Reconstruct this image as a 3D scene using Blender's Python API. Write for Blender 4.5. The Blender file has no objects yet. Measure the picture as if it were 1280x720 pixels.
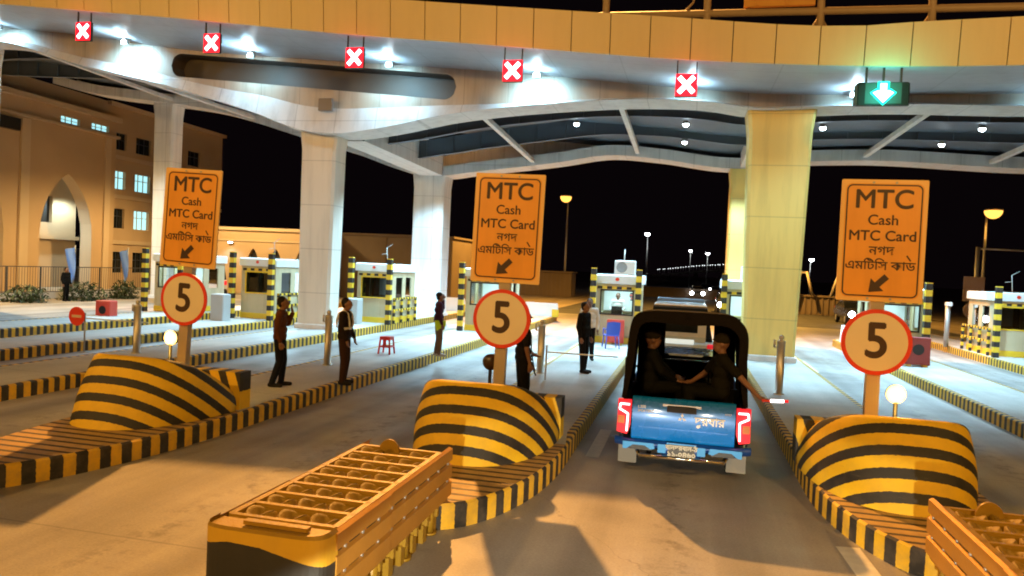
import bpy, math, random
import numpy as np
from mathutils import Vector, Matrix
random.seed(7)
R = math.radians
scene = bpy.context.scene
C = scene.collection

# ------------------------------------------------------------------ materials
MATS = {}
def principled(name):
    m = bpy.data.materials.new(name); m.use_nodes = True
    return m, m.node_tree.nodes, m.node_tree.links, m.node_tree.nodes['Principled BSDF']

def mat(name, col, rough=0.6, metal=0.0, var=0.12, scale=3.0, bump=0.0, spec=0.5, coat=0.0, joint=None, streak=0.0):
    """plain surface with some dirt and tone variation, driven by object-space noise"""
    if name in MATS: return MATS[name]
    m, N, L, b = principled(name)
    tc = N.new('ShaderNodeTexCoord')
    n1 = N.new('ShaderNodeTexNoise'); n1.inputs['Scale'].default_value = scale; n1.inputs['Detail'].default_value = 5
    L.new(tc.outputs['Object'], n1.inputs['Vector'])
    mx = N.new('ShaderNodeMix'); mx.data_type = 'RGBA'
    d = [max(0, c*(1-var)) for c in col]; l = [min(1, c*(1+var)) for c in col]
    mx.inputs['A'].default_value = (*d, 1); mx.inputs['B'].default_value = (*l, 1)
    L.new(n1.outputs['Fac'], mx.inputs['Factor'])
    out = mx.outputs['Result']
    def dim(fac):
        q = N.new('ShaderNodeMix'); q.data_type = 'RGBA'; q.blend_type = 'MULTIPLY'; q.inputs['Factor'].default_value = 1
        L.new(out_[0], q.inputs['A']); L.new(fac, q.inputs['B']); out_[0] = q.outputs['Result']
    out_ = [out]
    if streak:     # rain and dust runs down the cladding
        mp = N.new('ShaderNodeMapping'); mp.inputs['Scale'].default_value = (2.2, 2.2, .22); L.new(tc.outputs['Object'], mp.inputs['Vector'])
        n3 = N.new('ShaderNodeTexNoise'); n3.inputs['Scale'].default_value = 1.3; n3.inputs['Detail'].default_value = 7; n3.inputs['Roughness'].default_value = .65; L.new(mp.outputs['Vector'], n3.inputs['Vector'])
        q = N.new('ShaderNodeMapRange'); q.inputs['From Min'].default_value = .45; q.inputs['From Max'].default_value = .75; q.inputs['To Min'].default_value = 1; q.inputs['To Max'].default_value = 1-streak
        L.new(n3.outputs['Fac'], q.inputs['Value']); dim(q.outputs['Result'])
    if joint:
        sp = N.new('ShaderNodeSeparateXYZ'); L.new(tc.outputs['Object'], sp.inputs[0])
        for ax, st in zip('XYZ', joint):
            if not st: continue
            q = N.new('ShaderNodeMath'); q.operation = 'PINGPONG'; q.inputs[1].default_value = st/2; L.new(sp.outputs[ax], q.inputs[0])
            w = N.new('ShaderNodeMapRange'); w.inputs['From Min'].default_value = .008; w.inputs['From Max'].default_value = .022; w.inputs['To Min'].default_value = .74; L.new(q.outputs[0], w.inputs['Value']); dim(w.outputs['Result'])
    L.new(out_[0], b.inputs['Base Color'])
    mr = N.new('ShaderNodeMapRange'); mr.inputs['To Min'].default_value = max(.02, rough-.1); mr.inputs['To Max'].default_value = min(1, rough+.12)
    L.new(n1.outputs['Fac'], mr.inputs['Value']); L.new(mr.outputs['Result'], b.inputs['Roughness'])
    b.inputs['Metallic'].default_value = metal; b.inputs['Specular IOR Level'].default_value = spec
    b.inputs['Coat Weight'].default_value = coat; b.inputs['Coat Roughness'].default_value = .08
    if bump:
        bp = N.new('ShaderNodeBump'); bp.inputs['Strength'].default_value = bump; bp.inputs['Distance'].default_value = .02
        n2 = N.new('ShaderNodeTexNoise'); n2.inputs['Scale'].default_value = scale*9; n2.inputs['Detail'].default_value = 4
        L.new(tc.outputs['Object'], n2.inputs['Vector']); L.new(n2.outputs['Fac'], bp.inputs['Height']); L.new(bp.outputs['Normal'], b.inputs['Normal'])
    MATS[name] = m; return m

def stripes(name, duty=0.5, jit=.07, yel=(.74, .43, .02), blk=(.018, .017, .016), rough=.45, dirt=.35, sharp=1.0):
    """yellow and black hazard paint; the stripe number is UV.x"""
    m, N, L, b = principled(name)
    uv = N.new('ShaderNodeUVMap'); uv.uv_map = 'UVMap'
    sep = N.new('ShaderNodeSeparateXYZ'); L.new(uv.outputs['UV'], sep.inputs['Vector'])
    tc = N.new('ShaderNodeTexCoord')
    nz = N.new('ShaderNodeTexNoise'); nz.inputs['Scale'].default_value = 26; nz.inputs['Detail'].default_value = 3
    L.new(tc.outputs['Object'], nz.inputs['Vector'])
    j = N.new('ShaderNodeMath'); j.operation = 'MULTIPLY_ADD'; j.inputs[1].default_value = jit; L.new(nz.outputs['Fac'], j.inputs[0]); L.new(sep.outputs['X'], j.inputs[2])
    fr = N.new('ShaderNodeMath'); fr.operation = 'FRACT'; L.new(j.outputs[0], fr.inputs[0])
    lt = N.new('ShaderNodeMath'); lt.operation = 'LESS_THAN'; L.new(fr.outputs[0], lt.inputs[0]); lt.inputs[1].default_value = duty
    dn = N.new('ShaderNodeTexNoise'); dn.inputs['Scale'].default_value = 5; dn.inputs['Detail'].default_value = 7; dn.inputs['Roughness'].default_value = .65
    L.new(tc.outputs['Object'], dn.inputs['Vector'])
    rp = N.new('ShaderNodeMapRange'); rp.inputs['From Min'].default_value = .42; rp.inputs['From Max'].default_value = .75; rp.inputs['To Max'].default_value = dirt
    L.new(dn.outputs['Fac'], rp.inputs['Value'])
    mx = N.new('ShaderNodeMix'); mx.data_type = 'RGBA'; L.new(lt.outputs[0], mx.inputs['Factor'])
    mx.inputs['A'].default_value = (*yel, 1); mx.inputs['B'].default_value = (*blk, 1)
    ms = N.new('ShaderNodeMapping'); ms.inputs['Scale'].default_value = (3, 3, 22); L.new(tc.outputs['Object'], ms.inputs['Vector'])
    sn = N.new('ShaderNodeTexNoise'); sn.inputs['Scale'].default_value = 1.6; sn.inputs['Detail'].default_value = 8; sn.inputs['Roughness'].default_value = .72; L.new(ms.outputs['Vector'], sn.inputs['Vector'])
    sr_ = N.new('ShaderNodeMapRange'); sr_.inputs['From Min'].default_value = .60; sr_.inputs['From Max'].default_value = .70; sr_.inputs['To Max'].default_value = min(.6, dirt*1.6); L.new(sn.outputs['Fac'], sr_.inputs['Value'])
    mxm = N.new('ShaderNodeMath'); mxm.operation = 'MAXIMUM'; L.new(rp.outputs['Result'], mxm.inputs[0]); L.new(sr_.outputs['Result'], mxm.inputs[1])
    rr_ = N.new('ShaderNodeMapRange'); rr_.inputs['To Min'].default_value = rough; rr_.inputs['To Max'].default_value = .85; L.new(dn.outputs['Fac'], rr_.inputs['Value']); L.new(rr_.outputs['Result'], b.inputs['Roughness'])
    m2 = N.new('ShaderNodeMix'); m2.data_type = 'RGBA'; L.new(mxm.outputs[0], m2.inputs['Factor'])
    L.new(mx.outputs['Result'], m2.inputs['A']); m2.inputs['B'].default_value = (.16, .12, .085, 1)
    L.new(m2.outputs['Result'], b.inputs['Base Color']); b.inputs['Roughness'].default_value = rough
    MATS[name] = m; return m

def emis(name, col, s):
    if name in MATS: return MATS[name]
    m, N, L, b = principled(name)
    b.inputs['Base Color'].default_value = (*[min(c, .8) for c in col], 1)
    b.inputs['Emission Color'].default_value = (*col, 1); b.inputs['Emission Strength'].default_value = s
    MATS[name] = m; return m

def glass(name, tint=(.8, .9, .9), a=.82):
    m, N, L, b = principled(name)
    N.remove(b); out = N['Material Output']
    t = N.new('ShaderNodeBsdfTransparent'); t.inputs['Color'].default_value = (*tint, 1)
    g = N.new('ShaderNodeBsdfGlossy'); g.inputs['Roughness'].default_value = .03
    fr = N.new('ShaderNodeFresnel'); fr.inputs['IOR'].default_value = 1.5
    x = N.new('ShaderNodeMixShader'); L.new(fr.outputs[0], x.inputs[0]); L.new(t.outputs[0], x.inputs[1]); L.new(g.outputs[0], x.inputs[2])
    L.new(x.outputs[0], out.inputs['Surface']); MATS[name] = m; return m

def concrete(name, col, joint=(0, 0), stain=.3, scale=.35, rough=.55, wear=False):
    """cast concrete: blotches, fine grain, streaks along the traffic, sawn joints"""
    m, N, L, b = principled(name)
    tc = N.new('ShaderNodeTexCoord')
    def noise(sc, det=5, vec=None, ro=.55):
        n = N.new('ShaderNodeTexNoise'); n.inputs['Scale'].default_value = sc; n.inputs['Detail'].default_value = det; n.inputs['Roughness'].default_value = ro
        L.new(vec or tc.outputs['Object'], n.inputs['Vector']); return n.outputs['Fac']
    def rng(v, a, b_, c, d):
        r = N.new('ShaderNodeMapRange'); L.new(v, r.inputs['Value'])
        for k, x in zip(('From Min', 'From Max', 'To Min', 'To Max'), (a, b_, c, d)): r.inputs[k].default_value = x
        return r.outputs['Result']
    def mul(a, b_):
        q = N.new('ShaderNodeMath'); q.operation = 'MULTIPLY'; L.new(a, q.inputs[0])
        if isinstance(b_, float): q.inputs[1].default_value = b_
        else: L.new(b_, q.inputs[1])
        return q.outputs[0]
    mp = N.new('ShaderNodeMapping'); mp.inputs['Scale'].default_value = (1.6, .06, 1); L.new(tc.outputs['Object'], mp.inputs['Vector'])
    big = rng(noise(scale, 6), .3, .7, 1-stain, 1+stain*.5)
    streak = rng(noise(1.0, 4, mp.outputs['Vector']), .35, .65, 1-stain*.7, 1.06)
    fine = rng(noise(38, 4, None, .75), .2, .8, .72, 1.22)
    spot = rng(noise(2.3, 8, None, .7), .62, .74, 1.0, .72)
    f = mul(mul(big, streak), mul(fine, spot))
    if wear:
        sp0 = N.new('ShaderNodeSeparateXYZ'); L.new(tc.outputs['Object'], sp0.inputs[0])
        ad = N.new('ShaderNodeMath'); ad.operation = 'ADD'; ad.inputs[1].default_value = 4.95*10; L.new(sp0.outputs['X'], ad.inputs[0])
        pp = N.new('ShaderNodeMath'); pp.operation = 'PINGPONG'; pp.inputs[1].default_value = 4.95/2; L.new(ad.outputs[0], pp.inputs[0])
        sb = N.new('ShaderNodeMath'); sb.operation = 'SUBTRACT'; sb.inputs[1].default_value = .78; L.new(pp.outputs[0], sb.inputs[0])
        ab = N.new('ShaderNodeMath'); ab.operation = 'ABSOLUTE'; L.new(sb.outputs[0], ab.inputs[0])
        tr_ = rng(ab.outputs[0], .05, .42, .0, 1.0)
        tn = rng(noise(.9, 4, mp.outputs['Vector']), .35, .65, .52, .84)
        mm = N.new('ShaderNodeMix'); mm.data_type = 'FLOAT'; L.new(tr_, mm.inputs['Factor']); L.new(tn, mm.inputs['A']); mm.inputs['B'].default_value = 1.0
        f = mul(f, mm.outputs['Result'])
        oil = rng(pp.outputs[0], .0, .35, 0, 1); on = rng(noise(3.2, 6, None, .7), .5, .62, 1.0, .55)
        m4 = N.new('ShaderNodeMix'); m4.data_type = 'FLOAT'; L.new(oil, m4.inputs['Factor']); L.new(on, m4.inputs['A']); m4.inputs['B'].default_value = 1.0
        f = mul(f, m4.outputs['Result'])
        vo = N.new('ShaderNodeTexVoronoi'); vo.feature = 'DISTANCE_TO_EDGE'; vo.inputs['Scale'].default_value = .13; vo.inputs['Randomness'].default_value = 1
        wp_ = N.new('ShaderNodeMix'); wp_.data_type = 'VECTOR'; wp_.inputs['Factor'].default_value = .06
        nn = N.new('ShaderNodeTexNoise'); nn.inputs['Scale'].default_value = 2.5; nn.inputs['Detail'].default_value = 5; L.new(tc.outputs['Object'], nn.inputs['Vector'])
        va = N.new('ShaderNodeVectorMath'); va.operation = 'MULTIPLY_ADD'; va.inputs[1].default_value = (.5, .5, 0); L.new(nn.outputs['Color'], va.inputs[0]); L.new(tc.outputs['Object'], va.inputs[2]); L.new(va.outputs[0], vo.inputs['Vector'])
        f = mul(f, rng(vo.outputs['Distance'],   .0003, .0013, .74, 1.0))
    if joint[0] or joint[1]:
        sp = N.new('ShaderNodeSeparateXYZ'); L.new(tc.outputs['Object'], sp.inputs[0])
        for ax, st in zip('XY', joint):
            if not st: continue
            q = N.new('ShaderNodeMath'); q.operation = 'PINGPONG'; q.inputs[1].default_value = st/2; L.new(sp.outputs[ax], q.inputs[0])
            f = mul(f, rng(q.outputs[0], .004, .018, .68, 1.0))
    cm = N.new('ShaderNodeMix'); cm.data_type = 'RGBA'; cm.blend_type = 'MULTIPLY'; cm.inputs['Factor'].default_value = 1
    cm.inputs['A'].default_value = (*col, 1); L.new(f, cm.inputs['B'])
    L.new(cm.outputs['Result'], b.inputs['Base Color'])
    L.new(rng(noise(.8, 5), .3, .7, rough-.14, rough+.2), b.inputs['Roughness'])
    bp = N.new('ShaderNodeBump'); bp.inputs['Strength'].default_value = .25; bp.inputs['Distance'].default_value = .01
    L.new(noise(60, 3), bp.inputs['Height']); L.new(bp.outputs['Normal'], b.inputs['Normal'])
    MATS[name] = m; return m

M_road = concrete('plaza concrete', (.40, .37, .345), (0, 6.0), .34, wear=True)
M_sand = concrete('sandy yard', (.36, .29, .21), (0, 0), .35, .12, .8)
M_tar = concrete('asphalt', (.06, .058, .056), (0, 0), .3, .2, .7)
M_isl = concrete('island top concrete', (.50, .49, .46), (0, 4.0), .22, .7, .6)
S_kerb = stripes('kerb hazard paint', .5, dirt=.45)
S_bump = stripes('bumper hazard paint', .46, yel=(.80, .50, .012), rough=.45, dirt=.22)
S_chev = stripes('nose chevron paint', .56, .012, yel=(.60, .35, .016), dirt=.1)
S_post = stripes('post hazard tape', .5, yel=(.80, .52, .03), dirt=.15)
S_nose = stripes('nose hazard paint', .33, yel=(.50, .31, .11), blk=(.05, .035, .025), dirt=.5)
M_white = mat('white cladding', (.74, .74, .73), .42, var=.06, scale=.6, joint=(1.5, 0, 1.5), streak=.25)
M_beam_tan = mat('beam shade tan', (.50, .43, .34), .45, var=.08, scale=.5, joint=(1.5, 0, 0), streak=.3)  # tan painted in for the upper beam face outside the floodlight
M_fasc = mat('fascia cladding', (.78, .63, .35), .4, var=.06, scale=.4, streak=.06)
M_soff = mat('soffit cladding', (.42, .44, .48), .38, var=.08, scale=.4, joint=(2.1, 1.16, 0), streak=.15)
M_yelcol = mat('column cladding', (.78, .58, .17), .45, var=.06, scale=.5, joint=(0, 0, 1.55), streak=.2)
M_dark = mat('dark steel', (.055, .06, .07), .5, .3)
M_roofd = mat('roof deck sheet', (.09, .11, .135), .55, .2)
M_steel = mat('brushed steel', (.60, .56, .48), .46, .9, var=.08)
M_galv = mat('galvanised pole', (.42, .41, .39), .5, .6)
M_pole = mat('sign pole', (.42, .36, .28), .5, .3)
M_black = mat('black paint', (.012, .012, .013), .45)
M_orange = mat('sign sheeting', (.83, .36, .045), .4, var=.14, scale=2.5, streak=.12)
M_rim = mat('sign border', (.85, .52, .18), .42, var=.05)
M_face = mat('speed sign face', (.80, .70, .54), .4, var=.06, scale=3)
M_red = mat('sign red', (.75, .05, .02), .4)
M_atten = mat('attenuator yellow', (.34, .20, .016), .42, .1, var=.22, scale=4, bump=.25)
M_attbeam = mat('attenuator rail', (.50, .25, .04), .42, .3, var=.2, scale=3, bump=.15)
M_cream = mat('booth cream panel', (.56, .48, .31), .45, var=.08, streak=.25)
M_bwhite = mat('booth white', (.78, .79, .78), .4, var=.05)
M_yel = mat('yellow band', (.80, .52, .03), .4)
M_inner = mat('booth interior', (.78, .80, .78), .5, var=.04)
M_bld = mat('building render', (.50, .345, .20), .75, var=.12, scale=.5, bump=.3)
M_bld2 = mat('building trim', (.56, .42, .27), .7, var=.1, scale=.5)
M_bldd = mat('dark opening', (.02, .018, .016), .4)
M_glass = glass('clear glass')
M_glass2 = glass('unlit booth glass', (.22, .24, .24))  # darkness of the unlit booths is put into this tint
M_dglass = mat('dark glass', (.015, .018, .02), .06, spec=.6)
E_win = emis('lit room', (.42, .88, 1.0), .75)
E_led = emis('led lens', (.82, .95, 1.0), 30)
E_sod = emis('sodium lens', (1.0, .46, .08), 1.7)
E_wht = emis('white lamp lens', (.9, .96, 1.0), 30)
E_red = emis('signal red field', (1.0, .008, .03), 1.1)
E_x = emis('signal cross', (1.0, .72, .76), 4.0)
E_grn = emis('signal arrow', (.55, 1.0, .92), 3.0)
E_tail = emis('tail lamp red', (1.0, .02, .04), .42)
E_tailw = emis('tail lamp bar', (1.0, .45, .45), 4.0)
E_amb = emis('amber beacon', (1.0, .60, .17), 3.2)

# ------------------------------------------------------------------ mesh builder
class MB:
    def __init__(s): s.v = []; s.f = []; s.m = []; s.uv = []; s.sm = []
    def face(s, pts, m=0, uv=None, smooth=False):
        i = len(s.v); s.v += [tuple(p) for p in pts]; s.f.append(tuple(range(i, i+len(pts)))); s.m.append(m)
        s.uv.append(uv or [(0, 0)]*len(pts)); s.sm.append(smooth)
    def box(s, c, d, rot=None, m=0, uvf=None):
        """box centre c, full size d; uvf maps a local point to UV"""
        x, y, z = d[0]/2, d[1]/2, d[2]/2; c = Vector(c)
        P = [Vector(p) for p in ((-x,-y,-z),(x,-y,-z),(x,y,-z),(-x,y,-z),(-x,-y,z),(x,-y,z),(x,y,z),(-x,y,z))]
        Q = [(rot @ p if rot else p)+c for p in P]
        for f in ((0,3,2,1),(4,5,6,7),(0,1,5,4),(1,2,6,5),(2,3,7,6),(3,0,4,7)):
            s.face([Q[i] for i in f], m, [uvf(Q[i]) for i in f] if uvf else None)
    def bbox(s, c, d, bev=.02, m=0):
        """box with chamfered vertical and top edges"""
        x, y, z = d[0]/2, d[1]/2, d[2]/2; b = bev
        def ring(ix, iy, zz):
            return [Vector((c[0]+sx*(x-ix*0)+ox, c[1]+sy*(y)+oy, zz)) for sx, sy, ox, oy in
                    ((-1,-1,b+ix,iy),(1,-1,-b-ix,iy),(1,-1,-ix,b+iy),(1,1,-ix,-b-iy),(1,1,-b-ix,-iy),(-1,1,b+ix,-iy),(-1,1,ix,-b-iy),(-1,-1,ix,b+iy))]
        rs = [ring(0,0,c[2]-z), ring(0,0,c[2]+z-b), ring(b,b,c[2]+z)]
        for a, q in zip(rs, rs[1:]):
            for k in range(8): s.face([a[k], a[(k+1)%8], q[(k+1)%8], q[k]], m)
        s.face(rs[2], m); s.face(rs[0][::-1], m)
    def tube(s, p0, p1, r0, r1=None, n=12, m=0, caps=True, uvs=None):
        r1 = r0 if r1 is None else r1; p0 = Vector(p0); p1 = Vector(p1); a = (p1-p0)
        if a.length < 1e-6: return
        q = a.to_track_quat('Z', 'Y'); A = []; B = []
        for k in range(n):
            t = 2*math.pi*k/n; e = q @ Vector((math.cos(t), math.sin(t), 0)); A.append(p0+e*r0); B.append(p1+e*r1)
        for k in range(n):
            j = (k+1) % n
            s.face([A[k], A[j], B[j], B[k]], m, [(0,0),(0,0),(uvs,0),(uvs,0)] if uvs else None, smooth=True)
        if caps: s.face(A[::-1], m); s.face(B, m)
    def path(s, pts, r, n=8, m=0):
        for a, b in zip(pts, pts[1:]): s.tube(a, b, r, n=n, m=m)
    def lathe(s, prof, c=(0,0,0), n=20, m=0):
        """prof: list of (radius, z)"""
        for (r0, z0), (r1, z1) in zip(prof, prof[1:]):
            for k in range(n):
                a, b = 2*math.pi*k/n, 2*math.pi*(k+1)/n
                p = lambda r, t, z: Vector((c[0]+r*math.cos(t), c[1]+r*math.sin(t), c[2]+z))
                f = [p(r0,a,z0), p(r0,b,z0), p(r1,b,z1), p(r1,a,z1)]
                if r0 < 1e-6: f = f[1:]
                elif r1 < 1e-6: f = f[:3]
                s.face(f, m, smooth=True)
    def prism(s, poly, d, m=0):
        """poly: 3D points of a flat outline, d: extrusion vector"""
        d = Vector(d); P = [Vector(p) for p in poly]; Q = [p+d for p in P]; n = len(P)
        s.face(P[::-1], m); s.face(Q, m)
        for k in range(n): s.face([P[k], P[(k+1)%n], Q[(k+1)%n], Q[k]], m)
    def grid(s, rows, m=0, uv=None, smooth=True):
        for i in range(len(rows)-1):
            for k in range(len(rows[i])-1):
                q = [rows[i][k], rows[i][k+1], rows[i+1][k+1], rows[i+1][k]]
                s.face(q, m, [uv(Vector(p)) for p in q] if uv else None, smooth)
    def wall(s, u0, u1, z0, z1, holes, P, depth, m=0, mr=None):
        """wall in a (u,z) plane with rectangular holes and reveals; P(u,z,d) -> point, d measured inwards"""
        us = sorted({u0, u1, *[h[0] for h in holes], *[h[1] for h in holes]}); zs = sorted({z0, z1, *[h[2] for h in holes], *[h[3] for h in holes]})
        for a, b in zip(us, us[1:]):
            for c, d in zip(zs, zs[1:]):
                mu, mz = (a+b)/2, (c+d)/2
                if not any(h[0] < mu < h[1] and h[2] < mz < h[3] for h in holes):
                    s.face([P(a,c,0), P(b,c,0), P(b,d,0), P(a,d,0)], m)
        for a, b, c, d in [h[:4] for h in holes]:
            k = m if mr is None else mr
            s.face([P(a,c,0), P(b,c,0), P(b,c,depth), P(a,c,depth)], k); s.face([P(a,d,0), P(b,d,0), P(b,d,depth), P(a,d,depth)], k)
            s.face([P(a,c,0), P(a,d,0), P(a,d,depth), P(a,c,depth)], k); s.face([P(b,c,0), P(b,d,0), P(b,d,depth), P(b,c,depth)], k)
    def build(s, name, mats, parent=None, weld=True):
        me = bpy.data.meshes.new(name); me.from_pydata(s.v, [], s.f); me.update()
        ul = me.uv_layers.new(name='UVMap')
        i = 0
        for u in s.uv:
            for p in u: ul.data[i].uv = p; i += 1
        if not isinstance(mats, (list, tuple)): mats = [mats]
        for k in mats: me.materials.append(k)
        for p, k, sm in zip(me.polygons, s.m, s.sm): p.material_index = k; p.use_smooth = sm
        if weld:
            import bmesh
            bm = bmesh.new(); bm.from_mesh(me); bmesh.ops.remove_doubles(bm, verts=bm.verts, dist=1e-5)
            bmesh.ops.recalc_face_normals(bm, faces=bm.faces); bm.to_mesh(me); bm.free()
        o = bpy.data.objects.new(name, me); C.objects.link(o)
        if parent: o.parent = parent
        return o

def tag(o, label=None, cat=None, group=None, kind=None):
    if label: o['label'] = label
    if cat: o['category'] = cat
    if group: o['group'] = group
    if kind: o['kind'] = kind
    return o
def empty(name, loc, label, cat, group=None, rz=0):
    o = bpy.data.objects.new(name, None); C.objects.link(o); o.location = loc; o.rotation_euler = (0, 0, rz)
    o.empty_display_size = .2
    return tag(o, label, cat, group)
def dup(o, loc=None, label=None, rz=None, parent=None):
    c = o.copy(); C.objects.link(c); c.parent = parent
    for ch in list(o.children):
        dup(ch, parent=c)
    if loc is not None: c.location = loc
    if rz is not None: c.rotation_euler = (0, 0, rz)
    if label: c['label'] = label
    return c

def text(name, s, size, m, parent, loc, rot=(R(90), 0, 0), bold=0.0, ext=.002, align='CENTER', sx=1.0):
    cu = bpy.data.curves.new(name, 'FONT'); cu.body = s; cu.size = size; cu.align_x = align; cu.align_y = 'CENTER'; cu.extrude = ext
    o = bpy.data.objects.new(name, cu); C.objects.link(o)
    dg = bpy.context.evaluated_depsgraph_get(); me = bpy.data.meshes.new_from_object(o.evaluated_get(dg)); me.name = name
    bpy.data.objects.remove(o); bpy.data.curves.remove(cu)
    if bold:      # heavier strokes: shifted copies just behind each other
        import bmesh
        bm = bmesh.new(); bm.from_mesh(me)
        for i, (dx, dy) in enumerate(((-bold, 0), (bold, 0), (0, -bold), (0, bold))):
            n0 = len(bm.verts); bm.from_mesh(me); bm.verts.ensure_lookup_table()
            for v in bm.verts[n0:]: v.co.x += dx; v.co.y += dy; v.co.z -= .0004*(i+1)
        bm.to_mesh(me); bm.free()
    me.materials.clear(); me.materials.append(m)
    o = bpy.data.objects.new(name, me); C.objects.link(o); o.parent = parent; o.location = loc; o.rotation_euler = rot; o.scale = (sx, 1, 1)
    return o

def led_light(name, loc, energy, col, size, spot, blend=.8, rot=(0, 0, 0), parent=None, kind='SPOT'):
    l = bpy.data.lights.new(name, kind); l.energy = energy; l.color = col
    if kind == 'SPOT': l.spot_size = R(spot); l.spot_blend = blend
    l.shadow_soft_size = size
    o = bpy.data.objects.new(name, l); C.objects.link(o); o.location = loc; o.rotation_euler = rot
    if parent: o.parent = parent
    return o

def curve(pts):
    """smooth interpolation through (x, z) points"""
    x = np.array([p[0] for p in pts], float); y = np.array([p[1] for p in pts], float)
    d = np.gradient(y, x)
    def f(t):
        if t <= x[0]: return float(y[0]+d[0]*(t-x[0]))
        if t >= x[-1]: return float(y[-1]+d[-1]*(t-x[-1]))
        i = int(np.searchsorted(x, t)-1); h = x[i+1]-x[i]; s = (t-x[i])/h
        return float((2*s**3-3*s*s+1)*y[i]+(s**3-2*s*s+s)*h*d[i]+(-2*s**3+3*s*s)*y[i+1]+(s**3-s*s)*h*d[i+1])
    return f

# ------------------------------------------------------------------ camera
F_PX, VP, ROLL, CAM_H = 924.0, (860, 345), R(3.0), 2.75
dv = np.array([VP[0]-640, VP[1]-360, F_PX]); dv /= np.linalg.norm(dv)
rt = np.array([math.cos(ROLL), math.sin(ROLL), 0]); rt[2] = -(rt[0]*dv[0]+rt[1]*dv[1])/dv[2]; rt /= np.linalg.norm(rt)
RM = np.array([rt, dv, -np.cross(dv, rt)])
cam = bpy.data.cameras.new('camera'); co = bpy.data.objects.new('camera', cam); C.objects.link(co)
mw = Matrix.Identity(4)
for i in range(3):
    mw[i][0], mw[i][1], mw[i][2] = RM[i, 0], -RM[i, 1], -RM[i, 2]
mw[2][3] = CAM_H
co.matrix_world = mw
cam.sensor_width = 36; cam.lens = F_PX/1280*36; cam.clip_start = .05; cam.clip_end = 6000
scene.camera = co

# ------------------------------------------------------------------ setting: ground
def sheet(name, x0, x1, y0, y1, z, m, n=1):
    b = MB(); b.face([(x0,y0,z),(x1,y0,z),(x1,y1,z),(x0,y1,z)])
    return tag(b.build(name, m), kind='structure')
sheet('ground', -3000, 3000, -200, 4500, -.012, M_sand)
sheet('toll_plaza_pavement', -30, 30, -40, 47, 0, M_road)
sheet('exit_road', -9, 16, 47.01, 900, -.004, M_tar)
mk = MB()
def mark(x, y0, y1, w=.14, z=.004): mk.face([(x-w/2,y0,z),(x+w/2,y0,z),(x+w/2,y1,z),(x-w/2,y1,z)])
mark(3.9, 17.5, 20.6, .16); mark(-1.25, 10.9, 12.9, .2); mark(3.95, 24, 27, .16)
mark(-3.9, 26, 29.2, .14); mark(-3.95, 20, 23, .14)
mk.face([(1.64,8.25,.004),(1.88,8.28,.004),(2.0,6.2,.004),(1.76,6.2,.004)])
mk.face([(-3.5,8.2,.004),(-3.3,8.2,.004),(-2.95,6.9,.004),(-3.15,6.9,.004)])
M_mark = mat('worn road paint', (.70, .66, .55), .6, var=.25, scale=9)
tag(mk.build('lane_marking', M_mark), kind='structure')

# ------------------------------------------------------------------ toll islands
IX = [('R', 2.62), ('M', -2.55), ('L', -7.78), ('LL', -12.6), ('L3', -16.65), ('L4', -20.55), ('RR', 7.25), ('R3', 11.9)]
ICX = dict(IX)
KH = .27
isl_names = {'R': 'striped toll island to the right of the blue pickup', 'M': 'striped toll island to the left of the blue pickup, under the middle orange sign',
    'L': 'striped toll island under the leftmost orange sign, three men standing on it', 'LL': 'striped toll island under the big left front column',
    'L3': 'striped toll island second beyond the big left column, towards the building', 'L4': 'farthest left striped toll island, nearest the sandstone building',
    'RR': 'striped toll island carrying the red cabinet at right', 'R3': 'rightmost striped toll island with the cream booth'}
def half(y, y1):
    if y < 10.2: return max(.06, math.sqrt(max(0, 1-((10.2-y)/(10.2-NOSE))**2)))
    if y > y1-1.2: return math.sqrt(max(0.03, 1-((y-(y1-1.2))/1.25)**2))
    return 1.0
NOSE = 7.2
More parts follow.
